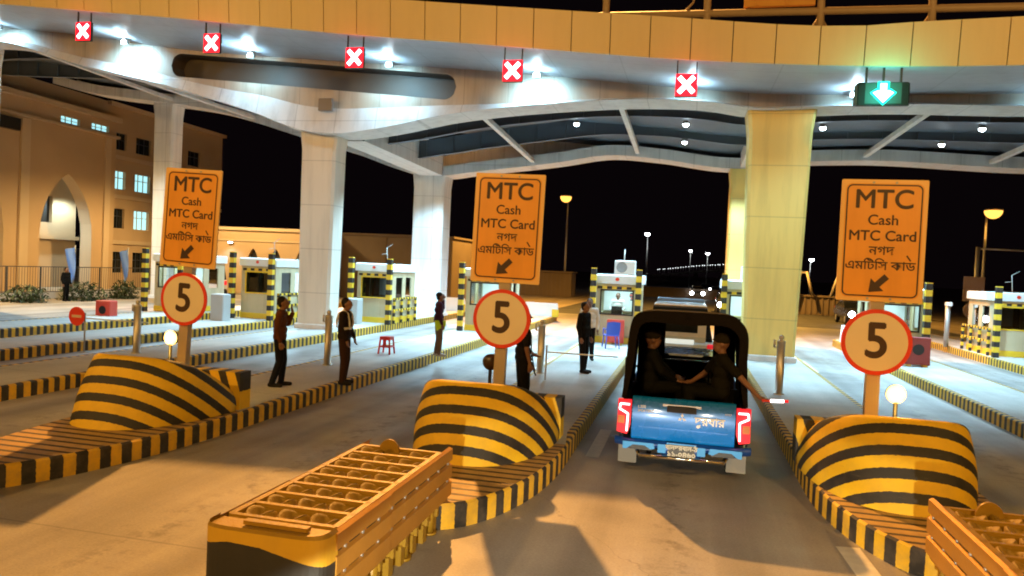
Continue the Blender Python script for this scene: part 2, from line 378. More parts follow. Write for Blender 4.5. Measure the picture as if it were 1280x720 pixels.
def island(key, cx, y1=40.0):
    global NOSE
    NOSE = {'L': 6.5, 'R': 7.5}.get(key, 7.2)
    root = empty('toll_island', (cx, 0, 0), isl_names[key], 'traffic island', 'toll islands between the lanes')
    ys = [NOSE+.03*i for i in range(4)] + list(np.arange(NOSE+.12, 10.3, .12)) + list(np.arange(10.4, y1-1.2, .8)) + [y1-1.2+.1*i for i in range(13)]
    ys = sorted(set(round(float(y), 3) for y in ys if y <= y1))
    kb = MB(); tp = MB(); ns = MB()
    for sd in (-1, 1):
        acc = 0
        for a, b in zip(ys, ys[1:]):
            xa, xb = sd*half(a, y1), sd*half(b, y1); ds = math.hypot(b-a, xb-xa)
            per = .30 if a < 11 else .25
            ua = acc; acc += ds/per; ub = acc
            ch = .025
            kb.face([(xa,a,0),(xb,b,0),(xb,b,KH-ch),(xa,a,KH-ch)], 0, [(ua,0),(ub,0),(ub,1),(ua,1)])
            kb.face([(xa,a,KH-ch),(xb,b,KH-ch),(xb-sd*ch,b,KH),(xa-sd*ch,a,KH)], 0, [(ua,0),(ub,0),(ub,1),(ua,1)])
            t = .13 if a > 11 else .025
            t2 = .13 if b > 11 else .025
            if t > .03 or t2 > .03:
                kb.face([(xa-sd*ch,a,KH),(xb-sd*ch,b,KH),(xb-sd*t2,b,KH),(xa-sd*t,a,KH)], 0, [(ua,0),(ub,0),(ub,1),(ua,1)])
    w0 = half(ys[0], y1)
    kb.face([(-w0,ys[0],0),(w0,ys[0],0),(w0,ys[0],KH),(-w0,ys[0],KH)], 0, [(.1,0)]*4)
    for a, b in zip(ys, ys[1:]):
        t = lambda y: (.13 if y > 11 else .025)
        pts = [(-half(a,y1)+t(a),a,KH),(half(a,y1)-t(a),a,KH),(half(b,y1)-t(b),b,KH),(-half(b,y1)+t(b),b,KH)]
        if b <= 10.4: ns.face(pts, 0, [(a/.2,0),(a/.2,0),(b/.2,0),(b/.2,0)])
        else: tp.face(pts)
    kb.build('kerb', S_kerb, root); tp.build('walkway', M_isl, root); ns.build('nose_top', S_nose, root)
    return root
for k, x in IX: island(k, x, {'RR': 35.5, 'R3': 44}.get(k, 40.5))

# ------------------------------------------------------------------ curved island bumpers
def bumper_mesh():
    """half-bullet nose: leaning front shell, rim falling towards the back, closed by a sloping top"""
    b = MB(); n = 40; rows = []
    YC = 10.62
    def uv(p): return ((p.z + .70*(p.y-8.6))/.315 + .36, 0)
    prof = 9
    for i in range(n+1):
        t = math.pi*i/n     # from +x side round the front to -x side
        c, s_ = math.cos(t), math.sin(t)
        e = lambda v, p: math.copysign(abs(v)**p, v)
        bx, by = .985*e(c, .8), YC-1.9*e(s_, .95)
        tx, ty = .93*e(c, .72), YC-1.42*e(s_, .9)
        rim = 1.20-.27*(max(0, ty-9.2)/.8)**1.5
        row = []
        for k in range(prof+1):
            q = k/prof; bulge = .035*math.sin(math.pi*q)
            z = KH+.003+(rim-KH)*q
            row.append(Vector((bx+(tx-bx)*q+bulge*c, by+(ty-by)*q-bulge*s_, z)))
        # rounded rim
        row.append(Vector((tx*.975, ty+.035*s_, rim+.028))); row.append(Vector((tx*.93, ty+.09*s_, rim+.03)))
        rows.append(row)
    b.grid(rows, 0, uv, True)
    # sloping cap: join the rim's left and right points
    half_n = n//2
    for i in range(half_n):
        a0, a1 = rows[i][-1], rows[n-i][-1]; c0, c1 = rows[i+1][-1], rows[n-i-1][-1]
        m = 6
        for k in range(m):
            L0 = a0.lerp(a1, k/m); L1 = a0.lerp(a1, (k+1)/m); Q0 = c0.lerp(c1, k/m); Q1 = c0.lerp(c1, (k+1)/m)
            b.face([L0, L1, Q1, Q0], 1, None, True)
    f = [rows[0][k] for k in range(prof+3)] + [rows[n][k] for k in range(prof+2, -1, -1)]
    b.face(f, 1)
    return b
M_bcap = mat('bumper top yellow', (.78, .43, .02), .4, var=.1)
def bumper(cx, label, first=[]):
    if first:
        return dup(first[0], (cx, -.22 if cx < -5 else 0, 0), label)
    root = empty('island_bumper', (cx, 0, 0), label, 'crash bumper', 'striped bumpers on the island noses')
    bumper_mesh().build('shell', [S_bump, M_bcap], root)
    w = MB()
    uvf = lambda p: ((p.z*.25+p.y*2.2+p.x*2.0)/.5, 0)
    w.box((0, 10.86, KH+.30), (1.98, .30, .60), uvf=lambda p: ((p.x+p.z*.35)/.30, 0))
    w.build('rear_wall', S_bump, root)
    first.append(root); return root
bumper(2.54, 'curved yellow and black striped bumper below the right orange sign, beside the lit beacon')
bumper(-2.70, 'curved yellow and black striped bumper in the middle, below the middle orange sign')
bumper(-7.88, 'curved yellow and black striped bumper below the leftmost orange sign')

# ------------------------------------------------------------------ impact attenuators
def attenuator(cx, label):
    root = empty('impact_attenuator', (cx, 0, 0), label, 'crash cushion', 'yellow crash cushions in front of the islands')
    y0, y1, top, hw = 4.86, 7.16, .83, .42
    # side rails: triple-wave beam
    wave = [(0, .83), (.03, .815), (.03, .70), (.0, .685), (.0, .665), (.033, .65), (.033, .52), (.0, .505), (.0, .485), (.033, .47), (.033, .33), (.0, .31), (-.01, .27)]
    for sd in (-1, 1):
        r = MB(); xs = hw+.03
        segs = [(y0-.1, 5.75, 0.012), (5.45, 7.42, 0.0)]
        for a, c, off in segs:
            rows = [[Vector((sd*(xs+w+off), y, z)) for w, z in wave] for y in np.linspace(a, c, 7)]
            r.grid(rows, 0, None, False)
            rows = [[Vector((sd*(xs+w+off-.012), y, z)) for w, z in wave] for y in np.linspace(a, c, 7)]
            r.grid(rows, 0, None, False)
            for y in (a, c):
                for (w, z), (w2, z2) in zip(wave, wave[1:]):
                    r.face([(sd*(xs+w+off),y,z),(sd*(xs+w2+off),y,z2),(sd*(xs+w2+off-.012),y,z2),(sd*(xs+w+off-.012),y,z)])
        o = r.build('side_rail', M_attbeam, root)
        for zc in (.675, .495):
            sl = MB()
            for y in np.arange(4.8, 7.3, .30):
                off = .012 if y < 5.6 else 0
                sl.box((sd*(xs+.003+off), y, zc), (.006, .17, .012))
                sl.tube((sd*(xs+.004+off), y+.13, zc), (sd*(xs+.018+off), y+.13, zc), .016, n=8, m=1)
            sl.build('slot_row', [M_black, M_galv], o)
    # diaphragms and crushable cells
    d = MB(); nb = 8
    for i in range(nb+1):
        y = y0+(y1-y0)*i/nb
        d.box((0, y, .50), (2*hw+.02, .045, .66))
        d.box((0, y, .785), (2*hw+.02, .055, .05))
        if i < nb:
            for x in (-.42, .42): d.box((x, y+(y1-y0)/nb/2, .80), (.05, .3, .06))
        d.box((-hw+.06, y, .09), (.08, .1, .18)); d.box((hw-.06, y, .09), (.08, .1, .18))
    d.build('diaphragm_frame', M_atten, root)
    M_cell = mat('energy cell', (.30, .18, .014), .5, var=.45, scale=9, bump=.3)
    for i in range(nb):
        ym = y0+(y1-y0)*(i+.5)/nb
        ce = MB()
        for x in (-.265, .005, .27):
            r0 = .122
            for k in range(14):
                a, c = 2*math.pi*k/14, 2*math.pi*(k+1)/14
                ring = lambda t, r, z: Vector((x+r*math.cos(t), ym+r*.98*math.sin(t), z))
                z1 = .800+.022*math.cos(2*a+.6); z2 = .800+.022*math.cos(2*c+.6)
                ce.face([ring(a,r0,.2), ring(c,r0,.2), ring(c,r0,z2), ring(a,r0,z1)], 0, None, True)
                ce.face([ring(a,r0,z1), ring(c,r0,z2), ring(c,r0*.88,z2+.012), ring(a,r0*.88,z1+.012)], 0, None, True)
                ce.face([ring(a,r0*.88,z1+.016), ring(c,r0*.88,z2+.016), ring(c,r0*.55,z2+.006), ring(a,r0*.55,z1+.006)], 0, None, True)
                ce.face([ring(a,r0*.55,z1+.006), ring(c,r0*.55,z2+.006), ring(c,r0*.5,.35), ring(a,r0*.5,.35)], 0, None, True)
            ce.face([Vector((x+r0*.5*math.cos(2*math.pi*k/14), ym+r0*.49*math.sin(2*math.pi*k/14), .35)) for k in range(14)])
        ce.build('energy_cell_row', M_cell, root)
    # base rails and skids
    k = MB()
    for x in (-.25, .25): k.box((x, (y0+y1)/2, .13), (.09, y1-y0+.4, .10))
    for y in np.arange(5.0, 7.2, .7):
        for x in (-.36, .36): k.tube((x, y, .02), (x, y, .26), .05, n=10); k.tube((x, y, .005), (x, y, .03), .08, n=12)
    k.build('base_rail', M_atten, root)
    # rounded nose: yellow shell with a black chevron on its front
    nz = MB(); hwn = hw+.06; n = 18; ring = []
    for i in range(n+1):
        t = math.pi*i/n; e = lambda v, p: math.copysign(abs(v)**p, v)
        ring.append((hwn*e(math.cos(t), .35), y0-.06-.24*e(math.sin(t), .45)))
    zs = list(np.linspace(.10, .82, 10))
    for (x0_, ya), (x1_, yb) in zip(ring, ring[1:]):
        for za, zb in zip(zs, zs[1:]):
            xm, zm = (x0_+x1_)/2, (za+zb)/2
            w = zm - .16*(1-abs(xm+.16)/hwn)
            u = lambda x, z: ((z-.10*(1-abs(x+.16)/hwn)-.26)/.72, 0)
            nz.face([(x0_,ya,za),(x1_,yb,za),(x1_,yb,zb),(x0_,ya,zb)], 1, [u(x0_,za),u(x1_,za),u(x1_,zb),u(x0_,zb)])
    top = [(x, y, .82) for x, y in ring]; nz.face(top, 0)
    nz.face([(hwn,y0-.06,.10),(-hwn,y0-.06,.10),(-hwn,y0-.06,.82),(hwn,y0-.06,.82)], 0)
    for (x0_, ya), (x1_, yb) in zip(ring, ring[1:]):
        nz.face([(x0_,ya,.82),(x1_,yb,.82),(x1_*.96,(yb-4.4)*.97+4.4,.85),(x0_*.96,(ya-4.4)*.97+4.4,.85)])
    nz.box((.05, y0-.16, .845), (.5, .06, .03), m=0)
    nz.build('nose_shell', [M_atten, S_chev], root)
    e = MB(); e.prism([(-.1+.11*math.cos(t), 7.08, .8+.13*math.sin(t)) for t in np.linspace(0, math.pi, 12)], (0, .03, 0)); e.build('lifting_lug', M_atten, root)
    return root
a1 = attenuator(-2.80, 'yellow crash cushion with black chevron on its nose, in the foreground left of centre')
dup(a1, (2.72, 0, 0), 'yellow crash cushion with slotted side rail at the bottom right corner')
dup(a1, (-8.05, -.75, 0), 'yellow crash cushion cut off by the left edge, in front of the left striped bumper')

# ------------------------------------------------------------------ orange toll signs
def rrect(w, h, r, n=6):
    P = []
    for cx, cz, a0 in ((w/2-r, h/2-r, 0), (-w/2+r, h/2-r, 90), (-w/2+r, -h/2+r, 180), (w/2-r, -h/2+r, 270)):
        for i in range(n+1):
            t = R(a0+90*i/n); P.append((cx+r*math.cos(t), cz+r*math.sin(t)))
    return P
def toll_sign(cx, label, tilt, dx=0.0):
    root = empty('toll_lane_sign', (cx, 10.72, KH), label, 'road sign', 'orange sign posts on the island noses')
    root.rotation_euler = (0, tilt, 0)
    p = MB(); p.box((0, .06, 1.72), (.17, .11, 3.44)); p.box((0, .06, .02), (.34, .3, .04)); p.build('post', M_pole, root)
    zc = 3.335-KH
    pan = MB(); w, h = 1.06, 1.62
    pan.prism([(x, -.02, zc+z) for x, z in rrect(w, h, .02)], (0, .025, 0)); po = pan.build('panel', M_rim, root)
    f = MB(); f.face([(x, -.0225, zc+z) for x, z in rrect(w-.10, h-.10, .08)]); f.build('panel_face', M_orange, po)
    bd = MB(); A = rrect(w-.13, h-.13, .075); B = rrect(w-.165, h-.165, .06)
    for i in range(len(A)):
        j = (i+1) % len(A); bd.face([(A[i][0],-.0245,zc+A[i][1]),(A[j][0],-.0245,zc+A[j][1]),(B[j][0],-.0245,zc+B[j][1]),(B[i][0],-.0245,zc+B[i][1])])
    bd.build('border_line', M_black, po)
    ink = mat('sign ink', (.045, .02, .01), .5)
    for s, sz, z, bo in (('MTC', .35, .54, .006), ('Cash', .19, .27, .002), ('MTC Card', .19, .06, .003)):
        text('lettering', s, sz, ink, po, (0, -.026, zc+z), bold=bo)
    text('lettering', 'নগদ', .165, ink, po, (0, -.026, zc-.135), bold=.002)
    text('lettering', 'এম'+'ি'+'ট'+'ি'+'স'+' কার'[:3]+'ড', .165, ink, po, (-.01, -.026, zc-.335), bold=.002)
    rf = MB(); rf.box((.335, -.027, zc-.222), (.018, .003, .085), Matrix.Rotation(R(-35), 3, 'Y')); rf.build('lettering', ink, po)
    ar = MB(); q = Matrix.Rotation(R(-45), 3, 'Y')
    def T(x, z): v = q @ Vector((x, 0, z)); return (v.x-.03, -.026, zc-.585+v.z)
    # arrow pointing down-left
    ar.prism([T(-.145, 0), T(-.0, -.115), T(-.0, -.042), T(.16, -.042), T(.16, .042), T(-.0, .042), T(-.0, .115)], (0, -.003, 0))
    ar.build('arrow', ink, po)
    # speed limit disc
    zd = 1.985-KH
    def disc(r, y, th, m, nm, par):
        b = MB(); b.prism([(r*math.cos(t), y, zd+r*math.sin(t)) for t in np.linspace(0, 2*math.pi, 49)[:-1]], (0, th, 0)); return b.build(nm, m, par)
    dd = disc(.44, -.045, .02, M_red, 'speed_disc', root)
    disc(.385, -.0475, .004, M_face, 'disc_face', dd)
    text('numeral', '5', .66, ink, dd, (0, -.0495, zd), bold=.014, sx=.95)
    fx = MB()
    for z in (zc+.5, zc-.5, zd+.2, zd-.2): fx.box((0, .02, z), (.4, .05, .05))
    fx.build('bracket', M_galv, root)
    bl_ = MB()
    for x in (-.14, .14):
        for z in (zc+.77, zc-.77): bl_.tube((x, -.02, z), (x, -.032, z), .016, n=8)
    bl_.build('bolt_row', M_galv, po)
    return root
toll_sign(2.48, 'orange toll sign over a 5 disc, rightmost of the three, beside the yellow column', R(.0))
toll_sign(-2.70, 'orange toll sign over a 5 disc, middle one, armed guard behind its disc', R(1.0))
toll_sign(-8.2, 'orange toll sign over a 5 disc, leftmost of the three, before the sandstone building', R(2.6))

# beacons behind the bumpers
def beacon(loc, lens, label):
    root = empty('warning_beacon', loc, label, 'beacon', 'beacons on the bumpers')
    z = 1.27-KH; SC = 1.08
    b = MB(); b.tube((0, 0, 0), (0, 0, z-.10), .028, n=10); b.tube((0,0,0),(0,0,.03),.09,n=12); b.build('stem', M_black, root)
    h = MB()
    ring = [(.0, 0), (.116*SC, 0), (.116*SC, .05), (.10*SC, .07), (0, .07)]
    for (r0, y0), (r1, y1) in zip(ring, ring[1:]):
        for k in range(24):
            a, c = 2*math.pi*k/24, 2*math.pi*(k+1)/24
            h.face([(r0*math.cos(a), y0, z+r0*math.sin(a)), (r0*math.cos(c), y0, z+r0*math.sin(c)), (r1*math.cos(c), y1, z+r1*math.sin(c)), (r1*math.cos(a), y1, z+r1*math.sin(a))])
    h.build('housing', M_black, root)
    l = MB()
    for (r0, y0), (r1, y1) in zip([(.118*SC,-.004),(.10*SC,-.03),(.06*SC,-.05)], [(.10*SC,-.03),(.06*SC,-.05),(0,-.056)]):
        for k in range(24):
            a, c = 2*math.pi*k/24, 2*math.pi*(k+1)/24
            l.face([(r0*math.cos(a), y0, z+r0*math.sin(a)), (r0*math.cos(c), y0, z+r0*math.sin(c)), (r1*math.cos(c), y1, z+r1*math.sin(c)), (r1*math.cos(a), y1, z+r1*math.sin(a))], 0, None, True)
    l.build('lens', lens, root)
    if lens is E_amb: led_light('beacon_glow', (0, -.25, z), 42, (1.0, .55, .1), .12, 120, 1, (0, 0, 0), root, 'POINT')
    return root
M_lensoff = mat('unlit lens', (.05, .03, .02), .3)
beacon((2.84, 11.0, KH), E_amb, 'glowing amber beacon on a short stem below the right speed disc')
beacon((-2.92, 11.1, KH), M_lensoff, 'unlit dark beacon on a short stem below the middle speed disc')
beacon((-8.66, 11.08, KH), E_amb, 'glowing amber beacon on a short stem beside the leftmost sign post')

# ------------------------------------------------------------------ canopy
canopy = empty('toll_canopy', (0, 24, 0), 'sweeping white toll plaza canopy with yellow panelled fascia on tapered columns', 'canopy')
def cpart(mb, name, m, par=canopy):
    o = mb.build(name, m, par); o.matrix_parent_inverse = canopy.matrix_world.inverted() if par is canopy else Matrix.Identity(4); return o
canopy.location = (0, 0, 0)
fb = curve([(-34, 11.9), (-28, 11.25), (-22.56, 10.69), (-15.97, 10.02), (-10.13, 9.36), (-5.06, 8.87), (-.39, 8.42), (3.8, 8.18), (7.51, 8.13), (12, 8.3), (17, 8.7)])
ft = curve([(-34, 13.0), (-22.5, 11.85), (-15.97, 11.1), (-8.38, 10.25), (-.44, 9.47), (2.43, 9.19), (3.75, 9.13), (4.84, 9.18), (7.44, 9.25), (12, 9.45), (17, 9.9)])
bt = curve([(-34, 12.2), (-26.48, 11.18), (-22.25, 10.72), (-18.72, 10.19), (-11.87, 9.57), (-5.9, 9.09), (-.42, 8.53), (1.83, 8.34), (5, 8.28), (9, 8.28), (13, 8.45), (17, 8.8)])
Lf = curve([(-34, 10.2), (-30, 10.6), (-26.5, 10.6), (-22.3, 9.55), (-18.6, 8.75), (-15, 7.75), (-13.1, 7.15), (-11.9, 7.06), (-10.6, 7.2), (-8, 7.68), (-4.06, 8.05), (-1.5, 8.13), (.4, 8.04), (1.5, 7.86), (2.5, 7.84), (3.5, 7.88), (5, 7.93), (9.3, 7.86), (12, 7.9), (17, 8.2)])
Lb = curve([(-38, 12.6), (-31, 11.0), (-28, 10.65), (-24.5, 10.2), (-18.8, 8.7), (-16, 7.95), (-13.2, 7.1), (-11.6, 6.95), (-10.5, 7.1), (-6, 7.66), (-3.8, 8.0), (-1.5, 7.86), (1.3, 7.5), (2.4, 7.5), (3.6, 7.72), (6.5, 7.88), (13, 7.62), (18, 7.6)])
X0, X1 = -34.0, 16.5
XS = sorted(set(np.round(np.arange(X0, X1+.01, .35), 3)))
def fz(f, pts_y): return [Vector((x, pts_y, f(x))) for x in XS]
# fascia panels
fa = MB(); x = X0
while x < X1:
    xa, xb = x+.012, x+1.055-.012
    q = [(xa, 20, fb(xa)), (xb, 20, fb(xb)), (xb, 19.9, ft(xb)), (xa, 19.9, ft(xa))]
    fa.face(q); qi = [(p[0], p[1]+.06, p[2]) for p in q]
    for k in range(4): fa.face([q[k], q[(k+1)%4], qi[(k+1)%4], qi[k]])
    fa.face([(xa-.012, 20.05, fb(xa)), (xb+.012, 20.05, fb(xb)), (xb+.012, 19.96, ft(xb)), (xa-.012, 19.96, ft(xa))], 1)
    x += 1.055
cpart(fa, 'fascia', [M_fasc, M_dark])
# soffit
so = MB(); so.grid([[Vector((x, 20.03, fb(x)+.006)) for x in XS], [Vector((x, 21.8, (fb(x)+bt(x))/2)) for x in XS], [Vector((x, 23.5, bt(x))) for x in XS]])
cpart(so, 'soffit', M_soff)
# front beam with the long slot recess
fbm = MB(); sc0, sc1, sr = (-18.3, 9.56), (-8.2, 8.66), .42
XF = sorted(set(XS) | set(np.round(np.linspace(sc0[0]-sr, sc0[0]+.1, 8), 3)) | set(np.round(np.linspace(sc1[0]-.1, sc1[0]+sr, 8), 3)))
def slot(x):
    if x <= sc0[0]-sr+1e-6 or x >= sc1[0]+sr-1e-6: return None
    u = min(1, max(0, (x-sc0[0])/(sc1[0]-sc0[0]))); zc = sc0[1]+(sc1[1]-sc0[1])*u
    d = 0
    if x < sc0[0]: d = sc0[0]-x
    if x > sc1[0]: d = x-sc1[0]
    h = math.sqrt(max(1e-4, sr*sr-d*d)); return zc-h, zc+h
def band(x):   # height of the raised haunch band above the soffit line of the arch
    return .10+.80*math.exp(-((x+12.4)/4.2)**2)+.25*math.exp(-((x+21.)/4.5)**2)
DEP = .7
for a, c in zip(XF, XF[1:]):
    m = (a+c)/2; sa, sc = slot(a), slot(c)
    la, lc = Lf(a)+band(a), Lf(c)+band(c)
    la = min(la, bt(a)-.06); lc = min(lc, bt(c)-.06)
    if slot(m):
        if sa is None: z = (sc[0]+sc[1])/2; sa = (z, z)
        if sc is None: z = (sa[0]+sa[1])/2; sc = (z, z)
        fbm.face([(a,23.5,la),(c,23.5,lc),(c,23.5,sc[0]),(a,23.5,sa[0])]); fbm.face([(a,23.5,sa[1]),(c,23.5,sc[1]),(c,23.5,bt(c)),(a,23.5,bt(a))])
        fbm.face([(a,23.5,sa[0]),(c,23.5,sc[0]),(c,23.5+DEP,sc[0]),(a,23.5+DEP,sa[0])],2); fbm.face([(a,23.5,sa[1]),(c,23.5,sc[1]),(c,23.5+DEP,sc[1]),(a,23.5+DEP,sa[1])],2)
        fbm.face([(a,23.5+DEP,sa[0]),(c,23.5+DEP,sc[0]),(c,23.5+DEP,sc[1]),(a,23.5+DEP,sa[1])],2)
    else:
        fbm.face([(a,23.5,la),(c,23.5,lc),(c,23.5,bt(c)),(a,23.5,bt(a))])
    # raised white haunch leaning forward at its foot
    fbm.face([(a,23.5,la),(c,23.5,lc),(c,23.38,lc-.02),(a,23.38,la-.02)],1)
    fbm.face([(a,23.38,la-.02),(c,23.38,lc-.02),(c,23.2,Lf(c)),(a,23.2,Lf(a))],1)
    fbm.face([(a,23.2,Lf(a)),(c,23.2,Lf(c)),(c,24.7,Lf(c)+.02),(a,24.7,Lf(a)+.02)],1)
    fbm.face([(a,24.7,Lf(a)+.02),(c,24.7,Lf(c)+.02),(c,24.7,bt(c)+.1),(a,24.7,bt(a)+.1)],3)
cpart(fbm, 'front_beam', [M_beam_tan, M_white, mat('slot lining', (.10, .085, .07), .6), M_roofd])
bb = MB()
bb.grid([[Vector((x, 35.0, Lb(x)+.03)) for x in XS], [Vector((x, 33.4, Lb(x))) for x in XS], [Vector((x, 33.4, Lb(x)+.46)) for x in XS], [Vector((x, 35.0, Lb(x)+.5)) for x in XS]], 0, None, False)
bb.grid([[Vector((x, 35.0, Lb(x)+.03)) for x in XS], [Vector((x, 35.0, Lb(x)+1.6)) for x in XS]], 0, None, False)
cpart(bb, 'back_beam', M_white)
rd = MB()
rz = lambda x, t: (bt(x)+.15)*(1-t)+(max(Lb(x)+.62, bt(x)-.25))*t
rd.grid([[Vector((x, 24.6, rz(x,0))) for x in XS], [Vector((x, 29, rz(x,.5))) for x in XS], [Vector((x, 35.0, rz(x,1))) for x in XS]])
rd.grid([[Vector((x, 19.95, ft(x)-.02)) for x in XS], [Vector((x, 35.0, max(ft(x), rz(x,1)+.3))) for x in XS]])
cpart(rd, 'roof_deck', M_roofd)
# steel girders under the deck
for yy, lo in ((26.9, .0), (30.2, .0)):
    g = MB()
    for a, c in zip(XS, XS[1:]):
        t = (yy-24.6)/10.4
        za, zc = (Lf(a)*(1-t)+Lb(a)*t)+.28, (Lf(c)*(1-t)+Lb(c)*t)+.28
        for y_, w, z0, z1 in ((yy, .22, 0, .03), (yy, .04, .03, .75)):
            g.face([(a,y_-w/2,za+z0),(c,y_-w/2,zc+z0),(c,y_-w/2,zc+z1),(a,y_-w/2,za+z1)]); g.face([(a,y_+w/2,za+z0),(c,y_+w/2,zc+z0),(c,y_+w/2,zc+z1),(a,y_+w/2,za+z1)])
            g.face([(a,y_-w/2,za+z0),(c,y_-w/2,zc+z0),(c,y_+w/2,zc+z0),(a,y_+w/2,za+z0)])
    x = X0
    while x < X1:
        t = (yy-24.6)/10.4; z = Lf(x)*(1-t)+Lb(x)*t+.3
        g.box((x, yy, z+.35), (.03, .2, .66)); x += 1.2
    cpart(g, 'girder', M_roofd)
for xb_ in (-26.5, -21.7, -17.0, -7.2, -2.45, 6.9, 11.6):
    g = MB(); n = 8
    za = lambda t: (Lf(xb_)*(1-t)+Lb(xb_)*t)+.12
    for i in range(n):
        ta, tc = i/n, (i+1)/n; ya, yc = 24.72+8.66*ta, 24.72+8.66*tc
        g.face([(xb_-.09,ya,za(ta)),(xb_+.09,ya,za(ta)),(xb_+.09,yc,za(tc)),(xb_-.09,yc,za(tc))])
        for sd in (-.09, .09): g.face([(xb_+sd,ya,za(ta)),(xb_+sd,yc,za(tc)),(xb_+sd,yc,za(tc)+.16),(xb_+sd,ya,za(ta)+.16)])
    cpart(g, 'tie_beam', M_white)
for xb_ in (-12.1, 2.5):   # deep white side beams joining front and back columns
    g = MB(); 
    for sd in (-.55, .55):
        g.face([(xb_+sd,24.72,Lf(xb_)+.0),(xb_+sd,33.38,Lb(xb_)),(xb_+sd,33.38,Lb(xb_)+1.3),(xb_+sd,24.72,Lf(xb_)+1.4)])
    g.face([(xb_-.55,24.72,Lf(xb_)),(xb_+.55,24.72,Lf(xb_)),(xb_+.55,33.38,Lb(xb_)),(xb_-.55,33.38,Lb(xb_))])
    cpart(g, 'side_beam', M_white)
# columns
def column(cx, cy, ztop, wb, wt, db, dt, m, face):
    b = MB(); lv = [(KH, 1.0), (.9, .985), (ztop*.5, .5), (ztop-.7, .06), (ztop, 0)]
    rings = []
    for z, q in lv:
        q = (z-KH)/(ztop-KH); w = wb+(wt-wb)*q; d = db+(dt-db)*q
        if z == ztop: w += .14; d += .05
        ch = .09
        rings.append([Vector((cx+sx*w/2+ox, cy+sy*d/2+oy, z)) for sx, sy, ox, oy in ((-1,-1,ch,0),(1,-1,-ch,0),(1,-1,0,ch),(1,1,0,-ch),(1,1,-ch,0),(-1,1,ch,0),(-1,1,0,-ch),(-1,-1,0,ch))])
    for a, c in zip(rings, rings[1:]):
        for k in range(8): b.face([a[k], a[(k+1)%8], c[(k+1)%8], c[k]])
    # cladding joints as thin grooves proud shadow gaps
    for z in (1.15,):
        pass
    o = cpart(b, 'column', m)
    p = MB(); p.bbox((cx, cy, KH+.09), (wb+.12, db+.12, .18), .03); p.build('plinth', M_white, o)
    return o
column(-12.85, 24.2, 7.3, 1.22, 1.32, .85, .95, mat('sodium tinted cladding', (.76, .70, .60), .42, var=.06, scale=.5, joint=(0, 0, 1.55), streak=.2), 0)  # white cladding tinted cream for the sodium light on this column
column(2.50, 24.2, 7.9, 1.50, 1.85, 1.15, 1.3, M_yelcol, 0)
column(-12.25, 34.1, 7.1, 1.55, 1.5, 1.15, 1.3, M_white, 0)
column(2.35, 34.1, 7.6, 1.5, 1.5, 1.15, 1.3, M_yelcol, 0)
column(-27.2, 34.1, 10.6, 1.1, 1.2, .8, .9, M_white, 0)
column(-28.6, 24.2, 10.7, 1.5, 1.7, 1.15, 1.3, M_white, 0)
sp = MB(); sp.bbox((-12.3, 23.15, 8.02), (.52, .12, .42), .02); cpart(sp, 'junction_box', mat('grey box', (.22, .2, .18), .5))

# roof-top sign frame above the fascia
rf_ = empty('rooftop_frame', (0, 22, 9.4), 'pipe framework with an orange lit panel standing on the canopy roof', 'sign frame')
r = MB(); Z = lambda x: 10.28-(.012*x)-9.4
r.path([(-3.2,0,Z(-3.2)),(3,0,Z(3)),(15,0,Z(15))], .10, 10); r.path([(-3.2,0,Z(-3)+1.7),(15,0,Z(15)+1.7)], .08, 10)
r.build('rail', mat('frame pipe', (.45, .32, .2), .5), rf_)
for x in (-2.75, .15, 3.2, 6.0, 8.9, 12):
    p = MB(); p.tube((x,0,-.6),(x,0,Z(x)+2.4),.10,n=10); p.build('upright', MATS['frame pipe'], rf_)
    if x > 0:
        p = MB(); p.tube((x,.1,Z(x)-.1),(x-.7,.1,-.5),.04,n=8); p.tube((x,.1,Z(x)-.1),(x+.7,.1,-.5),.04,n=8); p.build('brace', MATS['frame pipe'], rf_)
p = MB(); p.bbox((2.1, .05, 1.7), (1.9, .12, 1.35), .02); p.box((2.3,-.03,1.4),(.08,.04,.7)); p.box((1.5,-.03,1.4),(.08,.04,.7)); p.build('panel', mat('orange roof panel', (.75, .36, .06), .5), rf_)
p = MB(); p.path([(-.9,.1,Z(0)),(-.7,.05,.75),(-.25,0,1.2),(-.2,.05,1.6)],.03,6); p.path([(-3.6,.1,.4),(-3.1,0,.9)],.03,6); p.build('cable', MATS['frame pipe'], rf_)

# soffit floodlights
COOL = (.44, .78, 1.0)
def flood(x, label, first=[]):
    z = bt(x)-.02-.5; root = empty('floodlight', (x, 22.95, bt(x)-.13), label, 'floodlight', 'floodlights under the canopy soffit')
    b = MB(); b.bbox((0, 0, .0), (.26, .16, .18), .02); b.box((0, .0, .12), (.05, .05, .12)); b.build('housing', M_galv, root)
    l = MB(); l.prism([(.085*math.cos(t), -.083, -.02+.075*math.sin(t)) for t in np.linspace(0, 2*math.pi, 25)[:-1]], (0, -.012, 0)); l.build('lens', E_led, root)
    return root
FLX = [-25.9, -20.25, -15.1, -9.95, -4.95, -.2, 4.35, 9.5]
FLL = ['floodlight at the left end of the soffit row, at the photo edge', 'floodlight under the soffit between the two leftmost red crosses', 'floodlight under the soffit between the second and third red crosses, above the slot',
       'floodlight under the soffit between the third and fourth red crosses', 'floodlight under the soffit just right of the fourth red cross', 'floodlight under the soffit beside the fifth red cross',
       'floodlight under the soffit left of the green arrow signal', 'floodlight at the right end of the soffit row, beyond the green arrow']
